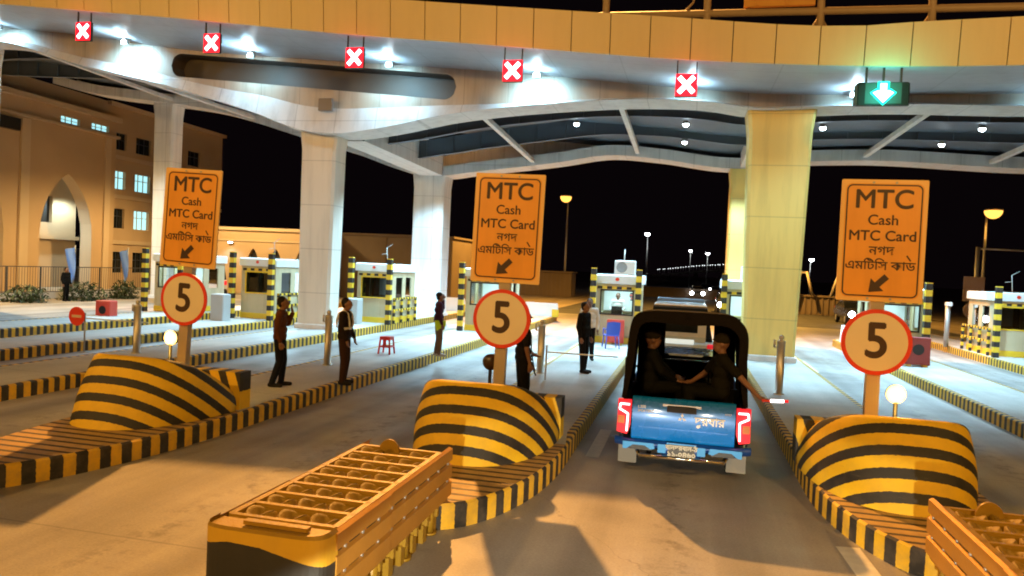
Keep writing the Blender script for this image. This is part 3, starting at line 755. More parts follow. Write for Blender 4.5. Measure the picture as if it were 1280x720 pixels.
for x, l in zip(FLX, FLL):
    r_ = flood(x, l)
    e = {-20.25: 560, -4.95: 520, -15.1: 190, -9.95: 330, -25.9: 330, -.2: 130, 4.35: 150, 9.5: 110}[x]
    led_light('flood_spill', (0, -.45, -.3), 90, COOL, .1, 165, .6, (R(180), 0, 0), r_)
    led_light('flood_lamp', (0, -.16, -.10), e*1.05, (.36, .74, 1.0), .12, 155, 1.0, (R(44), 0, 0), r_)      # onto the beam face behind
# canopy down lights
DL = [(-4.3, 27.3, 'left of the fifth red cross'), (-.35, 27.3, 'above the blue pickup, front row'), (-.4, 30.3, 'above the blue pickup, rear row'), (4.25, 27.3, 'just right of the yellow right column'),
      (8.85, 30.3, 'rear row, above the rightmost orange sign'), (9.15, 27.3, 'front row, near the right edge')]
for x, y, w in DL:
    t = (y-24.6)/10.4; z = Lf(x)*(1-t)+Lb(x)*t+.18
    root = empty('canopy_downlight', (x, y, z), 'round white downlight under the dark canopy roof, '+w, 'downlight', 'downlights under the canopy roof')
    b = MB(); b.lathe([(0, .10), (.11, .10), (.12, .02), (.12, 0), (.10, 0)], n=16); b.build('housing', M_galv, root)
    b = MB(); b.lathe([(.10, .004), (.09, -.05), (.05, -.085), (0, -.095)], n=16); b.build('lens', E_led, root)
DOWN = 2600
for x, y, e in [(-4.3, 27.3, 1), (-.35, 27.3, .9), (4.25, 27.3, 1), (9.1, 27.3, 1), (-9.5, 27.3, 1), (-15.5, 27.3, .7), (-21, 27.3, .65), (-5, 31, .8), (8.85, 31, .8), (1.8, 31, .6), (-11, 31, .5), (-17.5, 31, .55), (-24, 29, .6)]:
    led_light('canopy_lamp', (x, y, min(Lf(x), Lb(x))-.0), DOWN*e, COOL, .15, 126, .45)
for x, e in [(-20.25, .5), (-15.1, .25), (-9.95, .35), (-4.95, 1), (-.2, .6), (4.35, .8), (9.5, .8)]:
    led_light('canopy_lamp', (x, 20.6, fb(x)-.35), 700*e, COOL, .12, 120, .9, (R(14), 0, 0))

# ------------------------------------------------------------------ lane signals
def signal_red(x, label):
    zc = fb(x)-.62
    root = empty('lane_signal', (x, 20.15, zc), label, 'lane signal', 'lane signals hanging from the fascia')
    b = MB(); b.bbox((0, .07, -.005), (.56, .12, .60), .015); b.build('housing', M_black, root)
    f = MB(); f.box((0, .004, 0), (.56, .012, .58)); f.build('lit_field', E_red, root)
    c = MB()
    for a in (43, -43): c.box((0, -.006 - (.0015 if a > 0 else 0), 0), (.12, .008, .56), Matrix.Rotation(R(a), 3, 'Y'))
    c.build('cross', E_x, root)
    led_light('signal_glow', (0, -.35, -.1), 12, (1.0, .05, .08), .25, 120, 1, (0, 0, 0), root, 'POINT')
    for sx in (-.25, .25):
        h = MB(); h.box((sx, .06, .48), (.035, .035, .40)); h.build('hanger', M_black, root)
    return root
for x, w in [(-19.4, 'leftmost of the five, over the lane by the building'), (-14.65, 'second from left, above the orange left sign'), (-9.85, 'middle one, right of the left front column'),
             (-5.05, 'fourth from left, above the middle orange sign'), (-.3, 'above the lane of the blue pickup')]:
    signal_red(x, 'red lane signal with white cross, '+w)
xg = 4.5; zg = fb(xg)-.62
root = empty('lane_signal', (xg, 20.15, zg), 'black lane signal with lit green arrow pointing down, at right', 'lane signal', 'lane signals hanging from the fascia')
b = MB(); b.bbox((0, .08, -.02), (1.22, .14, .58), .03); b.build('housing', mat('signal box', (.006, .012, .011), .5, spec=.2), root)
c = MB(); c.prism([(x, -.004, z) for x, z in [(0, -.25), (.24, .0), (.12, .06), (.075, .02), (.075, .23), (-.075, .23), (-.075, .02), (-.12, .06), (-.24, .0)]], (0, -.01, 0)); c.build('arrow', E_grn, root)
hf = MB(); hf.prism([(1.28*x, .006, 1.22*z) for x, z in [(0, -.26), (.24, .0), (.12, .09), (.105, .06), (.105, .23), (-.105, .23), (-.105, .06), (-.12, .09), (-.24, .0)]], (0, -.006, 0)); hf.build('arrow_halo', emis('signal arrow halo', (.0, .85, .60), 1.0), root)  # larger cyan plate behind the arrow, painted as its halo
hf = MB(); hf.face([(-.42, .0055, -.27), (.42, .0055, -.27), (.42, .0055, .25), (-.42, .0055, .25)]); hf.build('glow_field', emis('signal arrow glow', (.0, .05, .04), .15), root)  # faint teal emission stands for arrow light on the housing face
led_light('signal_glow', (0, -.5, 0), 45, (.05, 1.0, .75), .3, 120, 1, (0, 0, 0), root, 'POINT')
for sx in (-.4, 0, .4):
    h = MB(); h.box((sx, .06, .46), (.05, .05, .40)); h.build('hanger', M_black, root)
v = MB(); v.prism([(-.66,0,-.3),(-.60,0,-.3),(-.60,0,.25),(-.66,0,.2)], (0,.16,0)); v.build('visor', M_black, root)

# ------------------------------------------------------------------ booths
def booth(cx, y0, lit, label, ac=True, side=0):
    root = empty('toll_booth', (cx, y0, KH), label, 'toll booth', 'cream toll booths on the islands')
    w, d, h = 1.5, 2.6, 2.08
    wl = MB()
    fh = [(-.56, .56, 1.02, 1.86)]
    sh = [(.45, 1.15, 1.0, 1.86), (1.5, 2.15, 1.0, 1.86)]
    wl.wall(-w/2, w/2, 0, h, fh, lambda u, z, dd: (u, dd, z), .06)
    wl.wall(0, d, 0, h, sh, lambda u, z, dd: (-w/2+dd, u, z), .06); wl.wall(0, d, 0, h, sh, lambda u, z, dd: (w/2-dd, u, z), .06)
    wl.wall(-w/2, w/2, 0, h, [(-.35, .35, 1.0, 1.86)], lambda u, z, dd: (u, d-dd, z), .06)
    wb = wl.build('wall', M_cream, root)
    it = MB(); it.box((0, d/2, .05), (w-.14, d-.14, .06)); it.box((0, d/2, h-.05), (w-.14, d-.14, .04)); it.box((0, d-.5, 1.45), (w-.16, .03, .8)); it.build('lining', M_inner, root)
    band = MB(); band.box((0, -.006, .12), (w+.02, .012, .22)); band.box((-w/2-.006, d/2, .12), (.012, d, .22)); band.box((w/2+.006, d/2, .12), (.012, d, .22)); band.build('yellow_band', M_yel, root)
    hz = MB(); hz.box((0, -.008, 1.95), (w-.1, .016, .09), uvf=lambda p: ((p.x)/.34, 0)); hz.build('hazard_strip', S_post, root)
    fr = MB()
    for x in (-.56, .56): fr.box((x, -.004, 1.44), (.05, .03, .9))
    for z in (1.02, 1.86): fr.box((0, -.004, z), (1.17, .028, .05))
    fr.build('window_frame', M_yel if not lit else M_black, root)
    gl = MB(); gl.face([(-.55, .05, 1.03), (.55, .05, 1.03), (.55, .05, 1.85), (-.55, .05, 1.85)])
    gl.build('front_pane', M_glass if lit else M_glass2, root)
    for sd in (-1, 1):
        for a, c in ((.45, 1.15), (1.5, 2.15)):
            gl = MB(); gl.face([(sd*(w/2-.03), a, 1.0), (sd*(w/2-.03), c, 1.0), (sd*(w/2-.03), c, 1.86), (sd*(w/2-.03), a, 1.86)]); gl.build('side_pane', M_glass if lit else M_glass2, root)
    rf = MB(); rf.bbox((0, d/2, h+.17), (w+.16, d+.2, .32), .04); ro = rf.build('roof', M_bwhite, root)
    lg = MB(); lg.prism([(.07*math.cos(t), -.106, h+.17+.06*math.sin(t)) for t in np.linspace(0, 2*math.pi, 13)[:-1]], (0, -.006, 0)); lg.build('emblem', M_red, ro)
    if ac:
        a = MB(); a.bbox((.18, .75, h+.33+.27), (.74, .34, .50), .03); ao = a.build('air_conditioner', M_bwhite, root)
        g = MB()
        for q in (.19, .15, .11, .07): g.lathe([(q, 0), (q-.012, .0)], n=16)
        gm = MB(); gm.prism([(.07+.19*math.cos(t), .575, h+.6+.19*math.sin(t)) for t in np.linspace(0, 2*math.pi, 25)[:-1]], (0, -.006, 0)); gm.build('fan_grille', mat('fan grille', (.25, .26, .26), .5), ao)
        an = MB(); an.tube((.12, .9, h+.8), (.13, .9, h+1.25), .02, n=6); an.build('antenna', M_bwhite, root)
    else:
        an = MB(); an.tube((.15, .9, h+.3), (.1, .9, h+1.0), .015, n=6); an.tube((.1, .9, h+1.0), (.35, .9, h+1.15), .012, n=6); an.tube((.1, .9, h+.75), (-.12, .9, h+.72), .012, n=6); an.build('antenna', M_galv, root)
    if lit:
        lp = MB(); lp.box((0, 1.0, h-.085), (.9, 1.2, .02)); lp.build('ceiling_lamp', emis('booth ceiling lamp', (.70, .95, 1.0), 8), root)
    return root
booth(-2.38, 26.0, True, 'lit toll booth with a white shirted clerk at its window, left of the pickup')
booth(-7.5, 27.2, True, 'lit toll booth half hidden behind the middle orange sign')
booth(-12.35, 27.9, False, 'unlit cream toll booth between the two left columns, behind the red stool', ac=False)
booth(-16.55, 26.2, False, 'unlit cream toll booth left of the big left column', ac=False)
booth(-20.9, 26.6, True, 'toll booth behind the leftmost orange sign', ac=False)
booth(2.05, 27.2, True, 'lit toll booth mostly hidden behind the yellow right column')
booth(6.75, 26.2, True, 'toll booth behind the rightmost orange sign', ac=False)
booth(12.0, 31.2, False, 'cream toll booth at the right edge with dark side windows', ac=False)

def post(x, y, label, h=2.62):
    b = MB(); n = 14
    zz = np.linspace(0, h, n+1)
    b.box((0, 0, h/2), (.19, .19, h), uvf=lambda p: (p.z/.40, 0))
    # end stops: rings proud of the shaft
    o = b.build('striped_post', S_post); o.location = (x, y, KH); return tag(o, label, 'guard post', 'striped guard posts around the booths')
for x, y, l in [(-3.17, 25.6, 'left of the lit booth with the clerk'), (-1.62, 25.6, 'right of the lit booth with the clerk'),
                (-8.35, 26.9, 'just left of the middle orange sign post'), (-6.72, 26.9, 'behind the middle orange sign'),
                (-13.15, 27.4, 'left of the booth behind the stool'), (-11.5, 27.4, 'right of the booth behind the stool'),
                (-17.45, 25.8, 'left of the unlit booth beside the big left column'), (-15.75, 25.8, 'right of the unlit booth beside the big left column'),
                (-21.8, 26.2, 'left of the leftmost orange sign'), (-20.1, 26.2, 'behind the leftmost speed disc'),
                (1.25, 26.7, 'between the pickup and the yellow right column'),
                (5.95, 25.8, 'hidden left behind the rightmost orange sign'), (7.42, 25.8, 'right of the rightmost orange sign, above the red cabinet'),
                (11.15, 30.6, 'left of the cream booth at the right edge')]:
    post(x, y, 'tall yellow and black guard post '+l)

def rack(x, y0, y1, label):
    """low striped guard rail alongside a booth"""
    root = empty('guard_frame', (x, y0, KH), label, 'guard rail', 'striped guard frames beside the booths')
    L = y1-y0; n = 4
    for i in range(n):
        p = MB(); p.box((0, L*i/(n-1), .5), (.09, .09, 1.0), uvf=lambda q: (q.z/.3, 0)); p.build('upright', S_post, root)
    for z in (1.0, .55):
        p = MB(); p.box((0, L/2, z), (.075, L+.1, .08), uvf=lambda q: (q.y/.3, 0)); p.build('rail', S_post, root)
    return root
rack(-11.5, 28.0, 30.4, 'low striped guard frame beside the unlit booth behind the stool')
rack(11.15, 31.3, 34, 'low striped guard frame beside the cream booth at the right edge')
rack(-15.75, 26.4, 28.8, 'low striped guard frame beside the unlit booth left of the big column')

# cabinets
def cabinet(loc, sz, m, label, kind=0):
    root = empty('fire_cabinet', loc, label, 'cabinet')
    b = MB(); b.bbox((0, 0, sz[2]/2+.06), sz, .02); b.build('case', m, root)
    f = MB(); f.box((-sz[0]*.32, 0, .03), (.12, sz[1]*.8, .06)); f.box((sz[0]*.32, 0, .03), (.12, sz[1]*.8, .06)); f.build('foot', M_yel, root)
    d = MB(); d.prism([(sz[0]*.24*math.cos(t), -sz[1]/2-.004, sz[2]*.55+.06+sz[2]*.2*math.sin(t)) for t in np.linspace(0, 2*math.pi, 17)[:-1]], (0, -.006, 0)); d.build('round_plate', M_black, root)
    return root
M_cab = mat('cabinet red', (.62, .07, .045), .45)
cabinet((-21.1, 23.4, .0), (.64, .4, .78), M_cab, 'red fire cabinet with a black disc on the ground at far left')
cabinet((7.05, 25.3, KH), (.70, .3, .85), mat('dark cabinet red', (.25, .035, .03), .5), 'dark red cabinet at the foot of the post behind the right speed disc')
cabinet((-2.35, 25.72, KH), (.60, .22, .80), M_cab, 'red cabinet under the window of the lit booth, behind the blue chair')
g = MB(); g.bbox((0, 0, .5), (.55, .5, 1.0), .03); o = g.build('control_cabinet', mat('grey cabinet', (.45, .46, .46), .45)); o.location = (-17.1, 24.6, KH); tag(o, 'grey control cabinet in front of the unlit booth at left', 'cabinet', 'grey cabinets')
o2 = o.copy(); C.objects.link(o2); o2.location = (-12.75, 26.9, KH); o2['label'] = 'grey control cabinet behind the man in the reflective vest'

# end blocks on the islands' far side
def endblock(cx, y, label, first=[]):
    if first: return dup(first[0], (cx, y, KH), label)
    root = empty('island_end_block', (cx, y, KH), label, 'crash bumper', 'pale bumpers at the far ends of the islands')
    b = MB(); rows = []
    for i in range(17):
        t = math.pi*i/16; c, s_ = math.cos(t), math.sin(t)
        rows.append([Vector((.9*c, 1.0*s_*1.3, 0)), Vector((.88*c, 1.2*s_, .35)), Vector((.86*c, .95*s_, .55+.35*(1-s_)*.5))])
    b.grid(rows); b.face([r_[-1] for r_ in rows]); b.face([rows[0][0], rows[0][1], rows[0][2], rows[-1][2], rows[-1][1], rows[-1][0]])
    b.build('shell', M_bwhite, root)
    y_ = MB(); y_.box((.75, .0, .2), (.36, .06, .4)); y_.build('side_mark', M_yel, root)
    first.append(root); return root
endblock(-7.45, 38.4, 'pale crash block at the far end of the island behind the guard in black')
endblock(-12.6, 38.4, 'pale crash block at the far end of the island behind the man in purple')
endblock(7.25, 33.4, 'pale crash block at the far end of the island right of the yellow column')

# ------------------------------------------------------------------ bollards, gates, stool, chair
def bollard(x, y, label, first=[]):
    if first: return dup(first[0], (x, y, first[0].location.z), label)
    root = empty('steel_bollard', (x, y, KH), label, 'bollard', 'steel bollards on the islands')
    b = MB(); b.lathe([(.115, 0), (.115, .02), (.085, .022), (.085, 1.12), (.09, 1.13), (.09, 1.16), (.05, 1.175), (.03, 1.19)], n=20); b.build('tube', M_steel, root)
    c = MB(); c.lathe([(.03, 1.18), (.045, 1.20), (.055, 1.235), (.05, 1.265), (.02, 1.29), (0, 1.292)], n=16); c.build('knob', M_steel, root)
    h = MB(); h.tube((-.09, 0, 1.02), (-.14, 0, 1.02), .02, n=8); h.tube((-.14, 0, 1.02), (-.14, 0, 1.18), .025, n=8); h.build('hook', M_steel, root)
    first.append(root); return root
bollard(2.05, 17.0, 'steel bollard between the pickup and the yellow right column')
bollard(-3.32, 17.3, 'steel bollard right of the armed guard, on the middle island')
bollard(-8.15, 15.9, 'steel bollard between the man in brown and the man in the vest')
bollard(-12.9, 15.3, 'steel bollard left of the leftmost sign post')

def gate_stand(x, y, label, disc=None, h=1.05):
    root = empty('boom_gate', (x, y, 0), label, 'barrier')
    b = MB(); b.tube((0, 0, 0), (0, 0, h), .022, n=8); b.tube((0, 0, 0), (0, 0, .02), .12, n=12); b.build('stand', M_galv, root)
    a = MB(); a.tube((0, 0, h*.86), (1.55, .5, h*.86-.06), .016, n=8); a.build('arm', mat('barrier arm', (.75, .68, .5), .4), root)
    if disc:
        d = MB(); d.prism([(-.22+.25*math.cos(t), -.05, h*.9+.25*math.sin(t)) for t in np.linspace(0, 2*math.pi, 33)[:-1]], (0, .015, 0)); do = d.build('stop_disc', M_red, root)
        d = MB(); d.box((-.22, -.053, h*.9), (.30, .006, .07)); d.build('white_bar', mat('faded bar', (.72, .5, .3), .5), do)
    return root
gate_stand(-15.45, 16.4, 'thin barrier stand with a red no entry disc at far left', disc=True)
gate_stand(-3.0, 16.3, 'thin plain barrier stand right of the armed guard')
rg = empty('hanging_stop_plate', (10.35, 24.6, 0), 'red diamond plate on a thin barrier near the right edge', 'barrier')
b = MB(); b.tube((0,0,0),(0,0,1.0),.02,n=8); b.tube((0,0,.86),(1.8,.2,.86),.015,n=8); b.build('stand', M_galv, rg)
b = MB(); b.prism([(.12*math.cos(t), -.03, .62+.30*math.sin(t)) for t in np.linspace(0, 2*math.pi, 13)[:-1]], (0, .012, 0)); b.build('plate', M_red, rg)

st = empty('plastic_stool', (-7.85, 18.7, KH), 'red plastic stool standing on the island between two men', 'stool')
M_rp = mat('red plastic', (.70, .03, .025), .35)
b = MB(); b.bbox((0, 0, .455), (.30, .30, .03), .012); b.box((0, 0, .41), (.29, .29, .06)); b.build('seat', M_rp, st)
for sx in (-1, 1):
    for sy in (-1, 1):
        b = MB(); b.prism([(sx*.145, sy*.145, .43), (sx*.105, sy*.145, .43), (sx*.145, sy*.185, 0), (sx*.185, sy*.185, 0)], (0, -sy*.03, 0)); b.build('leg', M_rp, st)
b = MB()
for sy in (-1, 1): b.box((0, sy*.16, .2), (.30, .02, .035)); b.box((sy*.16, 0, .2), (.02, .30, .035))
b.box((0, -.155, .32), (.09, .015, .2)); b.build('stretcher', M_rp, st)

ch = empty('plastic_chair', (-2.35, 24.3, KH), 'blue plastic chair facing away in front of the lit booth', 'chair', rz=R(20))
M_bp = mat('blue plastic', (.05, .10, .55), .35)
b = MB(); b.bbox((0, 0, .43), (.44, .44, .03), .012); b.build('seat', M_bp, ch)
b = MB(); rows = []
for i in range(9):
    u = -1+i/4; rows.append([Vector((.21*u, -.22-.05*(1-u*u), .45)), Vector((.23*u, -.25-.06*(1-u*u), .65)), Vector((.22*u, -.30-.06*(1-u*u), .86+.03*(1-u*u)))])
b.grid(rows); b.grid([[p+Vector((0, .02, 0)) for p in r_] for r_ in rows]); b.build('backrest', M_bp, ch)
for sx in (-1, 1):
    for sy in (-1, 1):
        b = MB(); b.tube((sx*.19, sy*.19, .42), (sx*.23, sy*.23, 0), .022, .018, 8); b.build('leg', M_bp, ch)
    b = MB(); b.path([(sx*.22, -.25, .62), (sx*.24, .1, .64), (sx*.23, .18, .44)], .018, 8); b.build('armrest', M_bp, ch)

# ------------------------------------------------------------------ blue pickup
PW = .89; PY = 10.0   # rear face
pk = empty('pickup_truck', (.03, PY, 0), 'blue double cab pickup with a black canvas canopy over its bed, seen from behind', 'pickup truck'); pk.scale = (.95, 1, 1)
M_blue = mat('metallic blue', (.002, .17, .64), .26, .1, var=.06, coat=.4)
M_lblue = mat('bumper insert blue', (.02, .24, .62), .4, .1)
M_tarp = mat('black canvas', (.008, .006, .006), .85, var=.3, scale=5, bump=.4, spec=.12)
M_rub = mat('tyre rubber', (.012, .012, .012), .8)
M_bed = mat('bed liner', (.006, .006, .006), .8, spec=.1)
M_chr = mat('chrome', (.75, .75, .74), .12, 1.0)
b = MB()      # body shell: side profile swept in x with tumblehome
def bodyside(sd):
    prof = [(0, .50), (0, 1.03), (1.55, 1.05), (1.6, 1.02)]
    zsec = [(.46, .0), (.52, .0), (.62, -.012), (.78, .0), (.92, .008), (1.0, -.01), (1.06, -.035)]
    ysn = [0, .15, .42, .5, .62, .78, .95, 1.1, 1.26, 1.38, 1.5, 1.62, 2.2, 3.0, 3.6, 4.2, 4.75, 5.1]
    def lowz(y):
        for yc in (.95, 4.15):
            if abs(y-yc) < .46: return .38+math.sqrt(max(0, .46**2-(y-yc)**2))*1.02
        return .46 if y < 4.8 else .5
    rows = []
    for y in ysn:
        lo = lowz(y); tp = 1.06 if y < 1.6 else (1.06 if y < 3.6 else 1.02-.10*max(0, (y-3.6)/1.5))
        nar = 0 if y < 4.3 else -.12*((y-4.3)/.8)
        if y < .1: nar = -.02
        rows.append([Vector((sd*(PW+nar+o), y, lo+(tp-lo)*((z-.46)/.6))) for z, o in zsec])
    b.grid(rows)
    return rows
rl = bodyside(-1); rr = bodyside(1)
b.grid([[Vector((-PW, y, .5)), Vector((PW, y, .5))] for y in (0.02, .4)])
for y0_, y1_, z in ((1.6, 1.62, 1.05), (3.5, 5.1, .98)):
    b.face([(-PW+.04, y0_, z+.02), (PW-.04, y0_, z+.02), (PW-.14, y1_, z-.08 if y1_ > 2 else z), (-PW+.14, y1_, z-.08 if y1_ > 2 else z)])
b.face([(-PW+.12, 5.1, .5), (PW-.12, 5.1, .5), (PW-.14, 5.1, .9), (-PW+.14, 5.1, .9)])
# cab greenhouse with real openings: pillars and roof
def cab():
    zb, zt = 1.05, 1.50; xb, xt = PW-.06, .66
    def P(sx, y, z): q = (z-zb)/(zt-zb); return Vector((sx*(xb+(xt-xb)*q), y, z))
    for sx in (-1, 1):
        for ya, yb_, w in ((1.62, 1.86, .14), (2.6, 2.62, .10), (3.72, 3.05, .10)):
            b.face([P(sx, ya, zb), P(sx, ya+w, zb), P(sx, yb_+w, zt), P(sx, yb_, zt)])
        b.face([P(sx, 1.86, zt-.06), P(sx, 3.1, zt-.06), P(sx, 3.1, zt), P(sx, 1.86, zt)])
    rows = []
    for i in range(9):
        u = -1+i/4; rows.append([Vector((u*xt, y, zt+.06*(1-u*u)*math.sin(math.pi*min(1, max(.15, (y-1.7)/1.6))))) for y in (1.86, 2.2, 2.6, 3.1)])
    b.grid(rows)
    b.face([P(-1, 3.1, zt), P(1, 3.1, zt), P(1, 3.14, zt-.06), P(-1, 3.14, zt-.06)])
cab()
b.build('body', M_blue, pk)
cw = MB(); cw.wall(-.72, .72, 1.03, 1.50, [(-.34, .34, 1.15, 1.41)], lambda u, z, d: (u*(1-.12*(z-1.03)), 1.64+(z-1.03)*.36+d, z), .03); cw.build('cab_back', mat('shaded cab back', (.012, .02, .04), .4), pk)  # cab blue taken to near black, canopy shadow in the colour
gl = MB(); gl.face([(-.33, 1.70, 1.16), (.33, 1.70, 1.16), (.33, 1.79, 1.40), (-.33, 1.79, 1.40)]); gl.build('rear_window', M_glass, pk)
gl = MB(); gl.face([(-.78, 3.72, 1.06), (.78, 3.72, 1.06), (.64, 3.12, 1.70), (-.64, 3.12, 1.70)]); gl.build('windscreen', M_glass, pk)
ins = MB(); ins.box((0, 2.6, .98), (1.5, 2.0, .12)); 
for sx in (-.4, .4): ins.bbox((sx, 2.7, 1.14), (.45, .16, .4), .05); ins.bbox((sx, 2.7, 1.38), (.24, .1, .12), .03)
ins.box((0, 3.5, 1.03), (1.5, .35, .1)); ins.build('cabin_interior', M_bed, pk)
bd = MB(); bd.box((0, .8, .72), (1.55, 1.58, .06)); bd.box((-.80, .8, .9), (.06, 1.58, .34)); bd.box((.80, .8, .9), (.06, 1.58, .34)); bd.box((0, 1.58, .9), (1.6, .05, .34)); bd.build('bed', M_bed, pk)
# tailgate
tg = MB(); rows = []
for z, yo in ((.545, .0), (.61, -.015), (.78, -.03), (.90, -.028), (.97, -.012), (1.04, -.02), (1.10, -.03), (1.115, .0), (1.11, .06)):
    rows.append([Vector((x, yo+.012*(x/.68)**2, z)) for x in np.linspace(-.70, .70, 15)])
tg.grid(rows); to = tg.build('tailgate', M_blue, pk)
hd = MB(); hd.bbox((-.02, -.045, .985), (.40, .03, .085), .012); hd.build('handle', M_black, to)
hb = MB(); hb.box((-.02, -.035, 1.03), (.52, .02, .03)); hb.build('handle_trim', M_chr, to)
em = MB()
for a in (90, 210, 330):
    ca = Vector((math.cos(R(a)), 0, math.sin(R(a)))); pa = Vector((-ca.z, 0, ca.x)); o_ = Vector((-.01, -.040, .875))
    em.prism([o_, o_+ca*.032+pa*.019, o_+ca*.064, o_+ca*.032-pa*.019], (0, .006, 0))
em.build('emblem', M_chr, to)
text('badge', 'L200', .055, M_chr, to, (-.62, -.042, .985), align='LEFT', bold=.001); text('badge', 'SPORTERO', .045, M_chr, to, (-.62, -.042, .93), align='LEFT', bold=.001)
text('badge', '4WD', .04, M_chr, to, (.60, -.042, .97))
text('lettering', 'দ'+'ু'+'রবার', .15, mat('white vinyl', (.85, .85, .85), .4), to, (.36, -.046, .85), bold=.003)
hl = MB(); hl.box((0, -.036, .715), (1.2, .012, .012)); hl.build('crease_strip', M_blue, to)
bp = MB()
rows = []
for x in np.linspace(-.93, .93, 31):
    ax = abs(x); yo = -.12+.14*max(0, (ax-.6)/.33)**2
    top = .545; bot = .36 if ax < .30 else (.45 if ax < .62 else .42)
    if ax > .8: bot = .44
    rows.append([Vector((x, yo+.08, top)), Vector((x, yo, top-.02)), Vector((x, yo, bot+.04)), Vector((x, yo+.05, bot))])
bp.grid(rows); bo = bp.build('rear_bumper', mat('deep blue bumper', (.004, .05, .24), .35, .2, coat=.4), pk)
for sx in (-1, 1):
    i_ = MB(); i_.prism([(sx*.80, -.135, .525), (sx*.38, -.135, .525), (sx*.36, -.135, .455), (sx*.42, -.135, .445), (sx*.50, -.135, .49), (sx*.66, -.135, .49), (sx*.75, -.135, .43), (sx*.80, -.135, .43)], (0, .02, 0)); i_.build('bumper_insert', M_lblue, bo)
    i_ = MB(); i_.prism([(sx*.32, -.138, .525), (sx*.21, -.138, .525), (sx*.21, -.138, .415), (sx*.32, -.138, .415)], (0, .02, 0)); i_.build('bumper_insert', M_lblue, bo)
    i_ = MB(); i_.box((sx*.55, -.10, .47), (.30, .06, .08)); i_.build('reflector_recess', M_black, bo)
i_ = MB(); i_.box((0, -.13, .545), (.40, .03, .02)); i_.build('bumper_insert', M_lblue, bo)
pl = MB(); pl.box((0, -.145, .455), (.36, .012, .17)); po = pl.build('number_plate', mat('plate black', (.02, .018, .016), .4), pk)
wv = mat('plate ink', (.5, .48, .42), .6)
text('lettering', 'বানদরবান-ঠ', .085, wv, po, (0, -.153, .50), bold=.003); text('lettering', '১১-০৪৬০', .10, wv, po, (0, -.153, .415), bold=.004)
bar = MB(); bar.path([(-.62, .0, .42), (-.56, -.16, .365), (.56, -.16, .365), (.62, .0, .42)], .028, 12); bar.build('step_bar', M_chr, pk)
for sx in (-1, 1):
    t = MB(); x0_ = .70; t.prism([(sx*.71, -.03, 1.06), (sx*.90, .0, 1.06), (sx*.905, .0, .62), (sx*.76, -.03, .60), (sx*.72, -.03, .72)], (0, .06, 0)); t1 = t.build('tail_lamp', E_tail, pk)
    q = MB(); q.path([(sx*.735, -.04, 1.0), (sx*.865, -.025, 1.0), (sx*.875, -.025, .93), (sx*.755, -.04, .875), (sx*.765, -.04, .64)], .013, 8); q.build('light_bar', E_tailw, t1)
    q = MB(); q.prism([(sx*.80, -.032, .84), (sx*.895, -.012, .84), (sx*.895, -.012, .74), (sx*.80, -.032, .74)], (0, .01, 0)); q.build('indicator', mat('amber glass', (.6, .25, .12), .25), t1)
    fl = MB(); fl.box((sx*.775, .50, .27), (.27, .012, .36)); fl.build('mud_flap', mat('grey mud flap', (.2, .19, .17), .7), pk)
    for y in (.95, 4.15):
        w_ = MB()
        prof = [(.20, -.10), (.34, -.115), (.375, -.09), (.38, 0), (.375, .09), (.34, .115), (.20, .10)]
        for (r0, x0_), (r1, x1_) in zip(prof, prof[1:]):
            for k in range(28):
                a, c = 2*math.pi*k/28, 2*math.pi*(k+1)/28
                w_.face([(sx*.76+x0_, y+r0*math.cos(a), .38+r0*math.sin(a)), (sx*.76+x0_, y+r0*math.cos(c), .38+r0*math.sin(c)), (sx*.76+x1_, y+r1*math.cos(c), .38+r1*math.sin(c)), (sx*.76+x1_, y+r1*math.cos(a), .38+r1*math.sin(a))], 0, None, True)
        wo = w_.build('wheel', M_rub, pk)
        rm = MB(); rm.tube((sx*.80, y, .38), (sx*.86, y, .38), .21, n=24); rm.build('rim', M_galv, wo)
    mr = MB(); mr.bbox((sx*1.0, 3.35, 1.18), (.2, .1, .2), .04); mr.box((sx*.9, 3.36, 1.1), (.12, .04, .04)); mr.build('wing_mirror', M_black, pk)
ex = MB(); ex.tube((-.45, -.02, .33), (-.45, .8, .33), .035, n=10); ex.box((0, .95, .34), (1.35, .12, .12)); ex.tube((-.2, .95, .36), (.2, .95, .36), .12, n=12); ex.box((0, .5, .45), (.9, .9, .08)); ex.build('underbody', M_bed, pk)
# canvas canopy: an open tube on hoops
tc_ = MB()
def hoop(y, inset=0, dz=0):
    P = []
    for i in range(25):
        t = math.pi*i/24; c, s_ = math.cos(t), math.sin(t)
        e = lambda v, p: math.copysign(abs(v)**p, v)
        P.append(Vector(((.82-inset)*e(c, .30)+.012*math.sin(5*t+y), y, 1.64+dz+(.62-inset)*e(s_, .50))))
    return [Vector((.86-inset, y, 1.07))]+P+[Vector((-.86+inset, y, 1.07))]
ysn = np.linspace(.06, 1.75, 8)
rows = [hoop(y, .0, .022*math.sin(y*7)-.03*y) for y in ysn]; rin = [hoop(y, .03, .022*math.sin(y*7)-.03*y) for y in ysn]
tc_.grid(rows); tc_.grid(rin)
for a, c in ((rows[0], rin[0]), (rows[-1], rin[-1])):
    for k in range(len(a)-1): tc_.face([a[k], a[k+1], c[k+1], c[k]])
